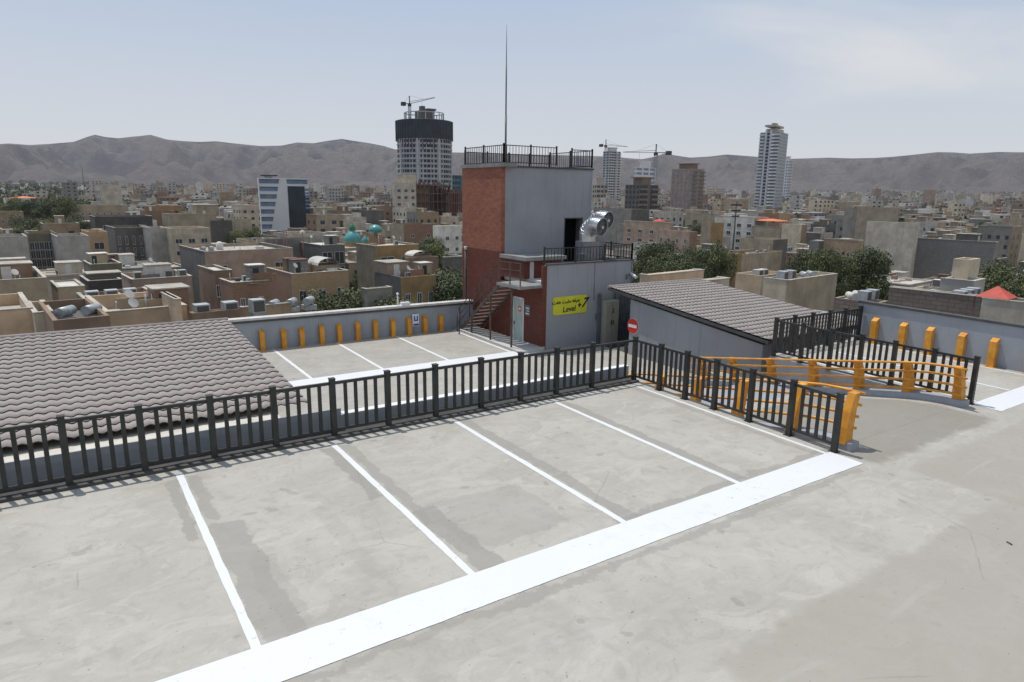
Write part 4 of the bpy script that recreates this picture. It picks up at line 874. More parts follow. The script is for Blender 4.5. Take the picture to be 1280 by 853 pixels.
def round_tower():
    c = PT(531, 200, 520); R = 20.3; zb = zg(c.x, c.y)-1; zt = 5+(242.5-153)/FPX*520*.97
    o = thing('round_tower', (c.x, c.y, zb), 'round high-rise under construction wrapped in dark netting at the top', 'high-rise')
    h = PT(531, 152.5, 520).z-zb; hn = PT(531, 175, 520).z-zb; 
    n = 48; mb = MB(); fl = 3.5; nf = int(hn/fl)
    mb.lathe((0, 0, 0), [(R-.5, 0), (R-.5, hn)], n, 0, False)
    for f in range(nf+1):
        z = hn-f*fl; mb.lathe((0, 0, 0), [(R-.5, z-.6), (R+.15, z-.6), (R+.15, z), (R-.5, z)], n, 0, False)
        for j in range(n):
            if j % 6 == 0: continue
            a = 2*math.pi*(j+.5)/n; wd = (.95, .6, .95, 1.15, .7, .95)[j % 6]; d = Vector((math.cos(a), math.sin(a), 0)); s = Vector((-d.y, d.x, 0)); q = d*(R-.42)
            if z-3.2 < 0: continue
            mb.face([q-s*wd+Vector((0, 0, z-2.9)), q+s*wd+Vector((0, 0, z-2.9)), q+s*wd+Vector((0, 0, z-.9)), q-s*wd+Vector((0, 0, z-.9))], 1)
    for j in range(0, n, 6):
        a = 2*math.pi*(j+.5)/n; d = Vector((math.cos(a), math.sin(a), 0)); s = Vector((-d.y, d.x, 0)); p = d*(R-.3); z3 = Vector((0, 0, hn)); c4 = [p-s*.8-d*.4, p+s*.8-d*.4, p+s*.8+d*.5, p-s*.8+d*.5]; mb.hexa(c4+[q+z3 for q in c4], 0)
    mb.build('facade', ['w_towersh', 'w_net'], o, local=True)
    mb = MB().lathe((0, 0, 0), [(R+.3, hn-.3), (R+.45, hn+4), (R+.4, h), (R-1, h+.4), (0, h+.5)], n, 0, False)
    for j in range(n): a = 2*math.pi*j/n; mb.bar(((R+.5)*math.cos(a), (R+.5)*math.sin(a), hn-.4-random.random()*(9 if -2.9 < a-math.pi*2*(a > math.pi) < -1.6 else 2)), ((R+.5)*math.cos(a), (R+.5)*math.sin(a), h), .5, .2)
    mb.build('safety_net', 'w_net', o, local=True)
    mb = MB()
    for j in range(16):
        a = 2*math.pi*j/16; x, y = (R-6)*math.cos(a), (R-6)*math.sin(a); mb.box(x-.25, x+.25, y-.25, y+.25, h, h+6)
        a2 = 2*math.pi*(j+1)/16; mb.bar((x, y, h+5.8), ((R-6)*math.cos(a2), (R-6)*math.sin(a2), h+5.8), .5, .6)
    mb.build('crown_frame', 'w_towersh', o, local=True)
    MB().box(-5, 6, -5, 5, h, h+7.5).box(-4, -1, -4, 0, h+7.5, h+10.5).box(1, 8, -4, 4, h+8, h+9.2).build('core', 'w_dark_grey', o, local=True)
    return o, c, zb+h
rt, rc, rz = round_tower(); FOOT.append((rc.x, rc.y, 0, 22, 22))
def crane(base_, hm, jib, cj, az, tilt, label, s=1.0, name='tower_crane'):
    o = thing(name, tuple(base_), label, 'crane'); mb = MB(); w_ = .8*s
    for (x, y) in ((-w_, -w_), (w_, -w_), (w_, w_), (-w_, w_)): mb.bar((x, y, 0), (x, y, hm), .3*s, .3*s)
    z = 0; k = 0
    while z < hm-2*s:
        a = (-w_, -w_, z) if k % 2 else (w_, -w_, z); c = (w_, -w_, z+2*s) if k % 2 else (-w_, -w_, z+2*s); mb.bar(a, c, .18*s, .18*s)
        a = (-w_, -w_, z) if k % 2 else (-w_, w_, z); c = (-w_, w_, z+2*s) if k % 2 else (-w_, -w_, z+2*s); mb.bar(a, c, .18*s, .18*s); z += 2*s; k += 1
    mb.build('mast', 'crane_paint', o, local=True)
    d = Vector((math.cos(az)*math.cos(tilt), math.sin(az)*math.cos(tilt), math.sin(tilt))); dh = Vector((math.cos(az), math.sin(az), 0)); T = Vector((0, 0, hm)); sd_ = Vector((-dh.y, dh.x, 0))*.6*s
    mb = MB(); mb.bar(T+sd_, T+d*jib+sd_*.3, .35*s, .3*s).bar(T-sd_, T+d*jib-sd_*.3, .35*s, .3*s).bar(T+Vector((0, 0, 1.6*s)), T+d*jib+Vector((0, 0, .3)), .3*s, .3*s); mb.build('jib', 'crane_paint', o, local=True)
    mb = MB(); mb.bar(T, T-dh*cj, 1.2*s, .6*s); mb.build('counter_jib', 'crane_paint', o, local=True)
    e = T-dh*cj; MB().box(e.x-1.6*s, e.x+1.6*s, e.y-1.6*s, e.y+1.6*s, e.z-1.6*s, e.z+1.2*s).build('counterweight', 'w_net', o, local=True)
    MB().bar(T, T+Vector((0, 0, 6*s)), .6*s, .6*s).box(-1.1*s, 1.1*s, -1.1*s, 1.1*s, hm-2*s, hm+.3*s).build('cab', 'w_net', o, local=True)
    mb = MB(); top = T+Vector((0, 0, 6*s)); mb.bar(top, T+d*jib*.7, .1*s, .1*s).bar(top, e, .1*s, .1*s)
    q = T+d*jib*.5; mb.bar(q, q-Vector((0, 0, 5*s)), .12*s, .12*s); mb.build('stay_cable', 'crane_paint', o, local=True)
    return o
RA = math.atan2(RIGHT.y, RIGHT.x)
p = rc+_r*(-10.5); crane((p.x, p.y, rz), 12.5, 19, 4.5, RA, R_(13), 'small luffing tower crane standing on top of the round netted high-rise', .9)
# generic towers: floors as slabs and bands
def tower(u0, u1, vt, vb, d, wall, label, rot=ROT, L=18, floors=16, cols=5, dark='w_glass', band=None, roof_block=True, name='apartment_tower', bal=True, uc=None):
    P = PT(u0 if uc is None else uc, vt, d); W = reach(P, e1(rot), u1)
    if uc is not None: L = reach(P, e2(rot), u0)
    zb = zg(P.x, P.y)-1; h = P.z-zb
    o = thing(name, (P.x, P.y, zb), label, 'high-rise', None, rot); mb = MB().box(0, W, 0, L, 0, h, 0)
    fh = h/floors
    for f in range(floors):
        z = f*fh
        for c in range(cols):
            if (c*7+3) % 5 == 4: continue
            a, b_ = W*(c+.12)/cols, W*(c+.88)/cols; mb.box(a, b_, -.12, .05, z+fh*.35, z+fh*.85, 1)
        if bal: mb.box(-.3, W*.4, -1.3, -.13, z, z+fh*.3, 2).box(W*.62, W+.3, -1.3, -.13, z, z+fh*.3, 2)
        m_ = max(2, int(L/W*cols))
        for c in range(m_):
            a, b_ = L*(c+.2)/m_, L*(c+.8)/m_; mb.box(-.12, .05, a, b_, z+fh*.35, z+fh*.85, 1)
    mb.build('facade', [wall, dark, band or wall], o, local=True)
    if roof_block: MB().box(W*.25, W*.75, L*.2, L*.8, h, h+fh*1.3).box(W*.15, W*.85, L*.15, L*.85, h+fh*1.3, h+fh*1.5).build('roof_house', band or wall, o, local=True)
    c = P+e1(rot)*W/2+e2(rot)*L/2; FOOT.append((c.x, c.y, rot, W/2+1, L/2+1)); return o, W, L, h
def white_tower():
    d = 620; P = PT(976, 165, d); rot = .35; W = reach(P, e1(rot), 985.5); L = reach(P, e2(rot), 950.5); zb = zg(P.x, P.y)-1; h = P.z-zb
    o = thing('apartment_tower', (P.x, P.y, zb), 'tallest white and grey residential tower with curved balconies on the right skyline', 'high-rise', None, rot)
    nf = 27; fh = h/nf; mb = MB(); mb.box(0, W, 0, L, 0, h, 0); mb.box(-.6, .1, L*.42, L*.50, 0, h+2, 1).box(-.6, .1, L*.66, L*.74, 0, h+2, 1)
    for f in range(nf):
        z = f*fh
        mb.box(-.2, .05, L*.52, L*.64, z+fh*.25, z+fh*.8, 2)
        mb.box(-1.5, -.01, L*.76, L*1.0, z, z+fh*.42, 1).box(-.2, .05, L*.77, L*.99, z+fh*.5, z+fh*.95, 3)
        pts = []; 
        for k in range(9): a = k/8; pts.append((-1.2-1.6*math.sin(math.pi*a), L*.03+L*.37*a))
        for (xa, ya), (xb, yb_) in zip(pts, pts[1:]): mb.hexa([(xa, ya, z), (0, ya, z), (0, yb_, z), (xb, yb_, z), (xa, ya, z+fh*.42), (0, ya, z+fh*.42), (0, yb_, z+fh*.42), (xb, yb_, z+fh*.42)], 1)
        mb.box(-.2, .05, L*.05, L*.38, z+fh*.5, z+fh*.95, 3)
        mb.box(W*.1, W*.9, -.2, .05, z+fh*.4, z+fh*.85, 3)
    mb.build('facade', ['w_towersh', 'w_tower', 'w_net', 'w_bluegl2'], o, local=True)
    MB().box(W*.1, W*.9, L*.2, L*.75, h, h+3).box(0, W, L*.25, L*.8, h+4.5, h+6).box(W*.3, W*.6, L*.4, L*.6, h+3, h+8).build('roof_crown', 'w_stone', o, local=True)
    MB().box(-3, 0, L*.0, L*.75, 0, 9).build('podium', 'w_brown', o, local=True)
    FOOT.append((P.x, P.y+15, 0, 22, 22))
simple('w_bluegl2', (.16, .19, .22), .35, .2, .3, haze=True)
white_tower()
tower(976, 991, 201, 240, 1150, 'w_tower', 'slim grey residential tower half hidden behind the tallest white tower', uc=986, floors=16, cols=3, dark='w_bluegl2', band='w_tower')
tower(754, 776, 189, 245, 900, 'w_towersh', 'glassy grey residential tower with rounded roof right of the stair tower', uc=762, floors=22, cols=5, dark='w_net', band='w_tower')
tower(793, 820, 209, 240, 1000, 'w_tower', 'white hotel block with blue glass bands behind the dark skeleton building', uc=795, floors=9, cols=3, dark='w_bluegl', band='w_tower', bal=False)
tower(840, 881, 211, 262, 600, 'w_pinkish', 'broad brown residential tower with tiled roof and pale window strips', uc=866, floors=14, cols=4, dark='w_bluegl2', band='w_brown')
tower(782, 823, 231, 262, 520, 'w_dark_grey', 'dark concrete building skeleton full of scaffolding below the white hotel block', uc=800, floors=8, cols=7, dark='w_net', band='w_brown')
tower(741, 760, 231, 256, 640, 'w_stone', 'short cream block with open bays just right of the brick stair tower', uc=746, floors=7, cols=3, band='w_stone')
tower(564, 580, 219, 262, 520, 'w_teal', 'teal glass building with white fins half hidden behind the brick stair tower', floors=9, cols=4, dark='w_net', band='w_teal', bal=False, roof_block=False)
def frame_building(u0, u1, vt, d, label, floors=6):
    P = PT(u0, vt, d); W = reach(P, e1(ROT), u1); L = 16; zb = zg(P.x, P.y)-1; h = P.z-zb; o = thing('building_frame', (P.x, P.y, zb), label, 'building site', None, ROT)
    mb = MB(); nx = 8
    for i in range(nx+1):
        for j in range(4): x = W*i/nx; y = L*j/3; mb.box(x-.25, x+.25, y-.25, y+.25, 0, h+random.random()*3)
    mb.build('columns', 'c_rust', o, local=True); mb = MB()
    for f in range(1, floors+1): z = h*f/floors; mb.box(-.3, W+.3, -.3, L+.3, z-.35, z)
    mb.build('floor_slabs', 'w_dark_grey', o, local=True)
    mb = MB(); mb.box(W*.1, W*.45, 3, L-2, 0, h*.98).box(W*.6, W*.95, 4, L-2, 0, h*.5); mb.build('infill_wall', 'w_brown', o, local=True)
    c = P+e1(ROT)*W/2+e2(ROT)*L/2; FOOT.append((c.x, c.y, ROT, W/2, L/2))
frame_building(520, 562, 231, 345, 'dark rusty steel building frame right of the cream five storey block', 7)
frame_building(561, 579, 241, 350, 'lower rusty steel frame touching the brick stair tower outline', 5)
p = PT(816, 262, 780); crane((p.x, p.y, zg(p.x, p.y)), PT(818, 191, 780).z-zg(p.x, p.y), 36, 14, RA+math.pi, 0, 'tall tower crane with long jib over the dark skeleton building', 1.5)
p = PT(757, 189, 905); crane((p.x, p.y, p.z), 7, 28, 6, RA, R_(-3), 'crane on the roof of the glassy tower right of the stair tower', 1.2)
# ------------------------------------------------------------------ mosque
def mosque():
    P = PT(441, 304, 215); o = thing('mosque', (P.x, P.y, zg(P.x, P.y)), 'mosque with turquoise onion dome and green lantern behind the ochre house', 'mosque'); z = P.z-zg(P.x, P.y)
    MB().box(-7, 7, -6, 6, 0, z-1).lathe((0, 0, z-1.2), [(2.4, 0), (2.4, 1.4), (2.6, 1.4), (2.6, 1.7), (2.3, 1.7)], 24).build('hall', 'w_beige', o, local=True)
    MB().lathe((0, 0, z+.3), [(2.45, 0), (2.6, .6), (2.5, 1.4), (2.0, 2.3), (1.2, 3.1), (.5, 3.8), (.12, 4.5), (0, 5.0)], 28).build('dome', 'c_turq', o, local=True)
    MB().lathe((0, 0, z+4.0), [(.9, 0), (1.0, .5), (.8, 1.2), (.3, 1.8), (0, 2.2)], 14).build('lantern', 'c_dgreen', o, local=True)
    q = PT(456.5, 306, 222)-Vector(o.location); MB().lathe((q.x, q.y, 0), [(1.0, 0), (1.0, q.z+.5), (1.15, q.z+.5), (1.2, q.z+1.2), (.7, q.z+2.2), (0, q.z+3.0)], 18).build('small_dome', 'c_turq', o, local=True)
    q = PT(470, 307, 218); o2 = thing('minaret', (q.x, q.y, zg(q.x, q.y)), 'slender dark minaret shaft under a wide turquoise mushroom cap', 'minaret'); zz = PT(470, 289, 218).z-zg(q.x, q.y)
    MB().lathe((0, 0, 0), [(.5, 0), (.5, zz)], 12).build('shaft', 'w_brown', o2, local=True)
    MB().lathe((0, 0, zz), [(.5, -.6), (1.9, -.1), (2.05, .25), (1.75, 1.1), (1.0, 1.75), (0, 2.05)], 24).build('cap', 'c_turq', o2, local=True)
    FOOT.append((P.x, P.y, 0, 8, 8)); FOOT.append((q.x, q.y, 0, 2, 2))
simple('c_dgreen', (.03, .16, .07), .5, .1, 1, haze=True)
mosque()
def pole(u, vt, vb, d, label, r=.12, mat='c_rust', arms=0, name='utility_pole', cat='pole'):
    P = PT(u, vt, d); zb = zg(P.x, P.y); o = thing(name, (P.x, P.y, zb), label, cat); h = P.z-zb
    MB().tube([(0, 0, 0), (0, 0, h)], [r*1.3, r*.7], 8).build('shaft', mat, o, local=True)
    if arms:
        mb = MB(); 
        for k in range(arms): z = h-1.0-k*1.3; w_ = 1.3-.2*k; mb.bar((-_r*w_)+Vector((0, 0, z)), (_r*w_)+Vector((0, 0, z)), .25, .35)
        mb.build('antenna_arm', mat, o, local=True)
pole(921, 251, 300, 170, 'tall telecom mast with antenna panels in front of the white windowed block', .18, 'w_net', 3, 'telecom_mast', 'mast')
for i, (u, v) in enumerate(((345, 292), (354, 288), (357.5, 289), (378, 290))):
    pole(u, v, 305, 158, ['leftmost', 'second', 'third', 'rightmost'][i]+' rusty steel column above the long grey building roof', .16, name='steel_column', cat='column')
pole(102, 208, 250, 900, 'thin curved lighting mast on the far plain at left', .3, 'w_net')
# ------------------------------------------------------------------ trees
def crown_mesh(name, seed, n, spread, leaf, mat, tall=1.0):
    rnd = random.Random(seed); mb = MB(); lobes = []
    for i in range(17):
        a = rnd.uniform(0, 6.28); rr = rnd.uniform(.1, .74)*spread; lobes.append((rr*math.cos(a), rr*math.sin(a), rnd.uniform(.38, .86)*tall, rnd.uniform(.075, .15)))
    lobes.append((0, 0, .8*tall, .13)); lobes.append((0, 0, .55*tall, .17)); lobes.append((0, 0, .66*tall, .18))
    for i in range(n):
        lx, ly, lz, lr = rnd.choice(lobes); 
        while True:
            d = Vector((rnd.gauss(0, 1), rnd.gauss(0, 1), rnd.gauss(0, 1)))
            if d.length > .1: break
        d.normalize(); k = rnd.uniform(.55, 1.08)*lr; c = Vector((lx+d.x*k, ly+d.y*k, lz+d.z*k*.85))
        nrm = (d+Vector((rnd.gauss(0, .6), rnd.gauss(0, .6), rnd.gauss(0, .6)+.2))).normalized(); a = nrm.orthogonal().normalized(); b_ = nrm.cross(a); th = rnd.uniform(0, 6.28)
        a2 = a*math.cos(th)+b_*math.sin(th); b2 = nrm.cross(a2); s = leaf*rnd.uniform(.6, 1.3)
        mb.face([c-a2*s, c-b2*s*.55, c+a2*s, c+b2*s*.55])
    return mb.build(name, mat)
def trunk_mesh():
    mb = MB(); mb.tube([(0, 0, 0), (.01, 0, .25), (0, .01, .5), (.02, .0, .75)], [.045, .035, .025, .01], 7)
    for a in (0, 1.3, 2.7, 4.1, 5.2): mb.tube([(0, 0, .28), (.14*math.cos(a), .14*math.sin(a), .45), (.3*math.cos(a), .3*math.sin(a), .62)], [.02, .014, .005], 5)
    return mb.build('trunk', 'bark')
CR = [crown_mesh('crown', 11+i, 8000, .36, .0125, 'leaf' if i < 3 else 'leaf_light', [1.0, .95, 1.05, 1.0][i]) for i in range(4)] + [crown_mesh('crown', 31, 3500, .14, .012, 'leaf', 1.05)]
TR0 = trunk_mesh()
protos_used = {}
def tree(x, y, h, w_, kind, label, group, zb=None):
    zb = zg(x, y)-.2 if zb is None else zb
    o = thing('tree', (x, y, zb), label, 'tree', group, random.uniform(0, 6.28)); 
    w_ = min(w_, h*.44); c = CR[kind].copy(); COL.objects.link(c); c.parent = o; c.scale = (w_*2.55, w_*2.55, h)
    t_ = TR0.copy(); COL.objects.link(t_); t_.parent = o; t_.scale = (h*.8, h*.8, h)
    return o
GR = {}
def grove(u0, u1, v0, v1, d0, d1, n, hmin, hmax, where, group, kinds=(0, 1, 2, 3), wr=(.34, .46)):
    items = []
    for i in range(n):
        u = u0+(u1-u0)*(i+random.uniform(.1, .9))/n; d = random.uniform(d0, d1); v = random.uniform(v0, v1)
        P = PT(u, v, d); zb = zg(P.x, P.y)-.2; h = max(hmin, min(hmax, P.z-zb)); items.append((u, P, h, random.choice(kinds)))
    for i, (u, P, h, k) in enumerate(sorted(items, key=lambda q: q[0])):
        nm = ['dark leafy tree', 'dense green tree', 'uneven dark tree', 'paler green tree', 'slim poplar tree'][k]
        pos = (ORD[i] if i < 12 else 'number %d' % (i+1))
        tree(P.x, P.y, h, h*random.uniform(*wr), k, '%s, %s from the left %s' % (nm, pos, where), group); FOOT.append((P.x, P.y, 0, 2.2, 2.2))
grove(0, 108, 243, 252, 330, 480, 22, 12, 24, 'in the grove on the far left plain', 'trees in the far left grove')
grove(20, 110, 262, 272, 260, 300, 8, 8, 16, 'at the near rim of the left grove', 'trees at the rim of the left grove')
grove(168, 214, 324, 332, 120, 135, 5, 6, 11, 'behind the low white edged roof', 'garden trees left of the cement wall')
grove(270, 318, 263, 272, 240, 290, 6, 7, 13, 'left of the striped office block', 'trees left of the office block')
grove(158, 200, 256, 264, 330, 380, 5, 8, 14, 'right of the tall stone block', 'trees beside the tall stone block', (0, 1, 4, 4))
grove(380, 400, 262, 270, 270, 300, 3, 6, 12, 'right of the striped office block', 'trees right of the office block', (3,))
grove(418, 500, 352, 368, 78, 92, 6, 5, 14, 'along the street beyond the lower parapet', 'street trees beyond the lower parapet', (0, 3, 2))
grove(535, 578, 322, 345, 92, 112, 5, 5, 14, 'beside the brick face of the stair tower', 'trees by the stair tower', (0, 2, 3))
grove(508, 552, 286, 300, 160, 185, 4, 6, 15, 'in front of the small white gabled house', 'trees before the gabled house', (0, 3))
grove(490, 512, 322, 330, 135, 145, 2, 5, 10, 'by the ochre mosque house', 'trees by the ochre house', (3,))
grove(800, 902, 296, 322, 112, 160, 13, 8, 18, 'in the garden behind the right tiled roof', 'trees in the big garden', (0, 1, 2, 3), (.26, .36))
grove(862, 898, 300, 330, 88, 100, 3, 6, 12, 'at the front of the big garden', 'trees at the front of the big garden', (2,))
grove(1014, 1044, 300, 304, 108, 120, 3, 7, 19, 'left of the tan windowed house', 'trees left of the tan house', (0, 1), (.2, .25))
grove(1080, 1108, 295, 301, 108, 125, 3, 6, 19, 'between tan house and cement building', 'trees beside the cement building', (1, 0, 3), (.2, .25))
grove(1046, 1112, 328, 342, 88, 100, 6, 4, 12, 'in the yards before the cement building', 'low trees before the cement building', (1, 0, 3), (.25, .35))
grove(1248, 1300, 296, 308, 100, 130, 6, 8, 17, 'beyond the right end of the cement building', 'trees at the right edge', (0, 1, 2), (.22, .3))
grove(1020, 1060, 270, 278, 260, 300, 4, 5, 9, 'in the block behind the tan windowed house', 'trees behind the tan house', (3, 0))
grove(858, 885, 262, 272, 300, 420, 4, 5, 12, 'at the foot of the broad brown tower', 'trees below the brown tower', (0, 2))
crs = [c.data for c in CR]; trd = TR0.data
for c in CR+[TR0]: bpy.data.objects.remove(c)
# ------------------------------------------------------------------ filler houses: real plots on a street grid
def blocked(c, W, L):
    for (x, y, r, a, b_) in FOOT:
        dx, dy = c.x-x, c.y-y; lx = dx*math.cos(r)+dy*math.sin(r); ly = -dx*math.sin(r)+dy*math.cos(r)
        if abs(lx) < a+W/2+.2 and abs(ly) < b_+L/2+.2: return True
    return False
LM = [(60, 'the left grove'), (125, 'the tall stone block'), (200, 'the cream windowed house'), (290, 'the pinkish brown house'), (350, 'the striped office block'), (440, 'the turquoise mosque dome'), (500, 'the five storey block'), (545, 'the round high-rise'), (660, 'the brick stair tower'), (765, 'the glassy grey tower'), (860, 'the broad brown tower'), (925, 'the telecom mast'), (965, 'the tallest white tower'), (1030, 'the tan windowed house'), (1100, 'the very tall blank wall'), (1190, 'the long cement building'), (1270, 'the right picture edge')]
CN = dict(beige='beige', cream='cream', peach='peach', pale_grey='pale grey', white='white', tan='tan', brown='brown', dark_grey='dark grey', charcoal='charcoal', pinkish='pinkish', stone='stone coloured', grey='grey', ochre='ochre', olive='olive', brick='red brick', yellow_brick='yellow brick', block='grey block', brown_block='brown block')
KEYS = ['beige']*5+['cream']*4+['pale_grey']*4+['white']*3+['stone']*4+['tan']*3+['brown']*2+['dark_grey']*2+['grey']*3+['pinkish']*2+['ochre', 'olive', 'brick', 'brick', 'yellow_brick', 'yellow_brick', 'block', 'block', 'brown_block']
cands = []; rot = ROT; CW, CL = 10.4, 12.5
for i in range(-12, 66):
    for j in range(2, 50):
        x0 = i*CW+(i//4)*4.0; y0 = j*CL+(j//2)*7.0
        c = e1(rot)*(x0+CW/2)+e2(rot)*(y0+CL/2); d = math.hypot(c.x, c.y)
        if d < 52 or d > 470: continue
        u, v, w_ = uvof((c.x, c.y, -12))
        if w_ < 5 or u < -60 or u > 1340: continue
        if c.y < 36 and c.x > -36 and c.x < 34 : continue
        if 578 < u < 792 and d < 330 and (c.x*c.x+c.y*c.y)**.5 > 30 and 590 < u < 780 and v > 250: continue
        cands.append((d, c, x0, y0))
cands.sort(key=lambda q: q[0]); fills = []
for (d, c, x0, y0) in cands:
    W = CW-random.uniform(0, 1.6); L = CL-random.uniform(0, 4)
    if blocked(c, W*.8, L*.8): continue
    if len(fills) >= 262: break
    if random.random() < .04: continue
    z0 = zg(c.x, c.y); st_ = random.choice((1, 2, 2, 3, 3)) if d < 110 else random.choice((2, 2, 3, 3, 4)) if d < 260 else random.choice((2, 3, 3, 4, 4, 5))
    q0 = e1(rot)*x0+e2(rot)*y0; us_ = [uvof((q.x, q.y, z0+8))[0] for q in (q0, q0+e1(rot)*W, q0+e2(rot)*L, q0+e1(rot)*W+e2(rot)*L)]; ok = True
    while st_ > 0:
        ft = max(uvof((q.x, q.y, z0+3.15*st_+1.9))[1]*-1 for q in (q0, q0+e1(rot)*W, q0+e2(rot)*L))*-1
        if any(min(us_) < g_[1] and max(us_) > g_[0] and d < g_[3] and ft < g_[2] for g_ in GUARD): st_ -= 1
        else: break
    if st_ == 0: continue
    k = random.choice(KEYS); fills.append([uvof(c)[0], d, c, x0, y0, W, L, z0, st_, k])
usedl = {}
def flabel(f, hut):
    u, d, k, st_ = f[0], f[1], f[9], f[8]; lm = min(LM, key=lambda q: abs(q[0]-u)); side = 'under' if abs(u-lm[0]) < 12 else ('left of' if u < lm[0] else 'right of')
    dist = 'near' if d < 120 else 'midway' if d < 220 else 'distant' if d < 330 else 'faraway'
    return '%s %s %s house%s %s %s' % (dist, {1: 'squat', 2: 'low', 3: 'middling', 4: 'raised', 5: 'tall'}[st_], CN[k], hut, side, lm[1])
for f in fills:
    nh = random.random(); f.append([] if nh < .3 else [(random.uniform(.1, .55), random.uniform(.15, .6), random.uniform(2.4, 4), random.uniform(2.4, 4.5), random.uniform(1.8, 2.8))])
    f.append(flabel(f, ' with hut' if f[10] else ''))
bylab = {}
for f in fills: bylab.setdefault(f[11], []).append(f)
for k, fs in bylab.items():
    if len(fs) > 1:
        fs.sort(key=lambda q: q[0]); n = len(fs)
        for i, f in enumerate(fs): f[11] = f[11]+(', left of two' if n == 2 and i == 0 else ', right of two' if n == 2 else ', %s from left' % ORD[min(i, 11)])
for f in fills:
    u, d, c, x0, y0, W, L, z0, st_, k, hut, lab = f
    if len(lab.split()) > 16: lab = lab.replace(' with hut', '').replace('stone coloured', 'stone')
    p = e1(rot)*x0+e2(rot)*y0; zt = z0+3.15*st_+1.2+random.uniform(-.5, .6)
    ex = random.choice([None, None, tanks('c_tank', random.uniform(.1, .6), random.uniform(.2, .6), random.choice((1, 1, 2))), coolers(random.uniform(.1, .5), random.uniform(.1, .6), random.choice((1, 2, 3)), random.choice(('c_cooler', 'c_green', 'r_white'))), many(coolers(.2, .2, 1), tanks('c_tank', .6, .6, 1)), tanks('r_white', .5, .4, 1, False)]) if d < 260 else None
    wf = random.choice([None, (2, st_, 1, .3, .5), (3, st_, 1, .4, .4), (2, st_, 1, .4, .45), (4, st_, 1, .45, .42)]); ws = random.choice([None, (4, st_, 1, .4, .4), (3, st_, 1, .4, .4), (2, st_, 1, .3, .4)])
    def dress(o, W_, L_, z_, f_=ex, n_=st_):
        if f_: f_(o, W_, L_, z_)
        if random.random() < .55: MB().box(-.06, W_+.06, -.10, -.0, z_-.05, z_+.12).box(-.10, -.0, -.06, L_+.06, z_-.05, z_+.12).build('cornice', random.choice(('r_light', 'r_grey', 'w_brown')), o, local=True)
        if n_ > 1 and random.random() < .5:
            x_ = random.uniform(.1, .5)*W_; m_ = MB()
            for q in range(1, n_): m_.box(x_, x_+2.6, -1.0, -.11, z_-3.15*q-.15, z_-3.15*q).box(x_, x_+2.6, -1.0, -.95, z_-3.15*q, z_-3.15*q+.9, 1)
            m_.build('balcony', ['r_light', random.choice(('w_net', 'w_beige', 'c_rust'))], o, local=True)
        if random.random() < .5: MB().tube([(W_*.9, -.12, .2), (W_*.9, -.12, z_)], .07, 5).build('drainpipe', 'r_dark', o, local=True)
        if random.random() < .5: y_ = random.uniform(.3, .8)*L_; MB().tube([(-.12, y_, .2), (-.12, y_, z_)], .07, 5).build('drainpipe', 'r_dark', o, local=True)
        if random.random() < .35: MB().box(-.5, -.02, L_*.4, L_*.4+.9, z_-2.2, z_-1.5).build('air_conditioner', 'r_white', o, local=True)
    ex = dress if d < 260 else ex
    side = random.choice([k, k, k, 'brick', 'grey', 'dark_grey', 'beige', 'pale_grey'])
    house((p.x, p.y), rot+random.uniform(-.015, .015), W, L, zt, z0-.5, k, lab, side=side, wf=wf, ws=ws, hut=hut, extra=ex, roof=random.choice(('r_light', 'r_beige', 'r_grey', 'r_soil', 'r_beige', 'r_light', 'r_dark')), par=random.choice((.3, .6, .9, 1.0)), group='flat-roofed houses filling the city blocks', sep=False)
st_tr = []
for _ in range(900):
    if len(st_tr) >= 64: break
    a = YAW+random.uniform(-.68, .68); d = 60*math.exp(random.random()*1.95); c = Vector((d*math.sin(a), d*math.cos(a), 0)); u, v, w_ = uvof((c.x, c.y, -15))
    if (570 < u < 800 and d < 300) or (c.y < 36 and -36 < c.x < 34) or blocked(c, 1.5, 1.5): continue
    h = random.uniform(5, 9.5) if d < 120 else random.uniform(6, 12); tv = uvof((c.x, c.y, zg(c.x, c.y)+h))[1]
    if any(u < g_[1]+8 and u > g_[0]-8 and d < g_[3] and tv < g_[2] for g_ in GUARD): continue
    st_tr.append((u, d, c, h)); FOOT.append((c.x, c.y, 0, 2, 2))
tl = {}
for (u, d, c, h) in sorted(st_tr, key=lambda q: q[0]):
    lm = min(LM, key=lambda q: abs(q[0]-u)); key = '%s %s tree among the houses near %s' % ('near' if d < 120 else 'midway' if d < 220 else 'distant', 'small' if h < 7.5 else 'larger', lm[1]); tl.setdefault(key, []).append((c, h))
for key, q in tl.items():
    for i, (c, h) in enumerate(q):
        o = thing('tree', (c.x, c.y, zg(c.x, c.y)-.2), key+('' if len(q) == 1 else ', %s from left' % ORD[min(i, 11)]), 'tree', 'single trees among the houses', random.uniform(0, 6.28)); me = random.choice(crs); w_ = h*random.uniform(.3, .42)
        a = bpy.data.objects.new('crown', me); COL.objects.link(a); a.parent = o; a.scale = (w_*2.55, w_*2.55, h); b_ = bpy.data.objects.new('trunk', trd); COL.objects.link(b_); b_.parent = o; b_.scale = (h*.8, h*.8, h)
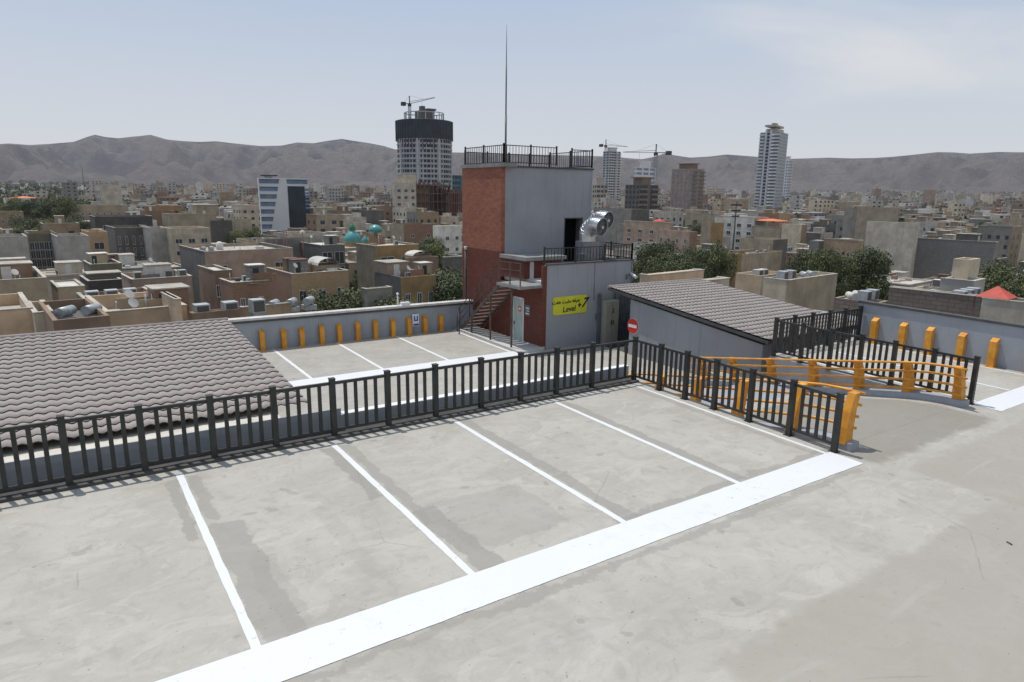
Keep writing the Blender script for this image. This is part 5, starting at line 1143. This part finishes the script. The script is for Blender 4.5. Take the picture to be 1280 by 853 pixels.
# ------------------------------------------------------------------ everything beyond: one mass of houses
FM = ['w_beige', 'w_cream', 'w_pale_grey', 'w_white', 'w_stone', 'w_tan', 'w_brown', 'w_dark_grey', 'w_grey', 'w_pinkish', 'w_brick', 'w_net', 'r_light', 'r_beige', 'r_grey', 'c_red', 'c_blue', 'r_white']
used = set((round(f[3]), round(f[4])) for f in fills)
mb = MB(); rs = random.Random(5); hm = MB()
def massbox(c, W, L, z0, zt, r):
    k = rs.choice((0, 0, 1, 1, 2, 2, 3, 3, 4, 4, 5, 6, 7, 8, 8, 9, 10)); a, b_ = e1(r)*W/2, e2(r)*L/2
    q = [c-a-b_, c+a-b_, c+a+b_, c-a+b_]; bt = [(p.x, p.y, z0) for p in q]; tp = [(p.x, p.y, zt) for p in q]
    n0 = len(mb.f); mb.hexa(bt+tp, k, skip=(0,)); mb.m[n0] = rs.choice((12, 12, 13, 13, 14, 14, 17))
    if rs.random() < .035: mb.m[n0] = 15
    elif rs.random() < .02: mb.m[n0] = 16
    if rs.random() < .5:
        c2 = c+a*rs.uniform(-.5, .5)+b_*rs.uniform(-.4, .5); a2, b2 = a*.3, b_*.25; q = [c2-a2-b2, c2+a2-b2, c2+a2+b2, c2-a2+b2]; mb.hexa([(p.x, p.y, zt) for p in q]+[(p.x, p.y, zt+2.4) for p in q], k, skip=(0,))
    d = math.hypot(c.x, c.y)
    if d < 1500 and rs.random() < .65:
        fl = max(1, int((zt-z0)/3.2)); nc = max(2, int(W/4))
        for f in range(fl):
            for m_ in range(nc):
                z = z0+(f+.35)*(zt-z0)/fl; x = -1+2*(m_+.3)/nc; x2 = -1+2*(m_+.7)/nc
                p, p2 = c+a*x-b_*1.01, c+a*x2-b_*1.01; mb.face([(p.x, p.y, z), (p2.x, p2.y, z), (p2.x, p2.y, z+1.5), (p.x, p.y, z+1.5)], 11)
                if m_ < nc-1: p, p2 = c-a*1.01+b_*x, c-a*1.01+b_*x2; mb.face([(p.x, p.y, z), (p2.x, p2.y, z), (p2.x, p2.y, z+1.5), (p.x, p.y, z+1.5)], 11)
d = 300.0; ring = 0; cnt = 0
while d < 4200:
    stepr = 12.5+d*.011; half = math.atan(760/FPX); s = (12.5+d*.009); nseg = int(d*2*half/s)
    for i in range(nseg):
        a = YAW-half+2*half*(i+rs.uniform(.1, .9))/nseg; dd = d+rs.uniform(-.4, .4)*stepr; c = Vector((dd*math.sin(a), dd*math.cos(a), 0)); u, v, w_ = uvof((c.x, c.y, zg(c.x, c.y)))
        if dd < 480 and blocked(c, 9, 9): continue
        left = 1 if (u > 115 or dd < 260) else (.06 if dd > 900 else .12)
        if rs.random() > left*(1.0 if dd < 2500 else .75): continue
        if 585 < u < 735: continue
        z0 = zg(c.x, c.y); tall = rs.random(); hh = rs.uniform(5, 12) if tall < .86 or dd < 600 else rs.uniform(12, 19) if tall < .985 else rs.uniform(20, 28)
        if dd > 1500: hh *= .9
        massbox(c, rs.uniform(7, 13)*(1+d/6000), rs.uniform(7, 14), z0-1, z0+hh, ROT+rs.choice((0, 0, 0, .3, -.2))); cnt += 1
    d += stepr
print('mass houses', cnt)
o = mb.build('distant_houses', FM); tag(o, 'dense mass of pale flat-roofed houses stretching to the foot of the hills', 'city', kind='stuff')
mb = MB()
for i in range(1500):
    a = YAW+rs.uniform(-.74, .74); dd = 330*math.exp(rs.random()*2.5); c = Vector((dd*math.sin(a), dd*math.cos(a), 0)); u = uvof((c.x, c.y, 0))[0]
    if u < 120 and dd > 500:
        n_, sz = 3, 1.8
    else: n_, sz = 1, 1
    for q in range(n_):
        cc = c+Vector((rs.uniform(-12, 12), rs.uniform(-12, 12), 0))*(n_ > 1); z0 = zg(cc.x, cc.y); R0 = rs.uniform(2.5, 5)*(1+dd/4000)
        for k in range(34 if dd < 900 else 16):
            dv = Vector((rs.gauss(0, 1), rs.gauss(0, 1), rs.gauss(0, .8))).normalized(); p = cc+dv*R0*rs.uniform(.5, 1)+Vector((0, 0, z0+R0*1.3)); s_ = R0*rs.uniform(.22, .4)*(1 if dd < 900 else 1.4); n1 = (dv+Vector((rs.gauss(0, .5), rs.gauss(0, .5), rs.gauss(0, .5)))).normalized(); a1 = n1.orthogonal().normalized()*s_; b1 = n1.cross(a1).normalized()*s_*.7
            mb.face([p-a1, p-b1, p+a1, p+b1])
o = mb.build('distant_trees', 'leaf'); tag(o, 'scattered dark tree clumps among the distant houses', 'trees', kind='stuff')
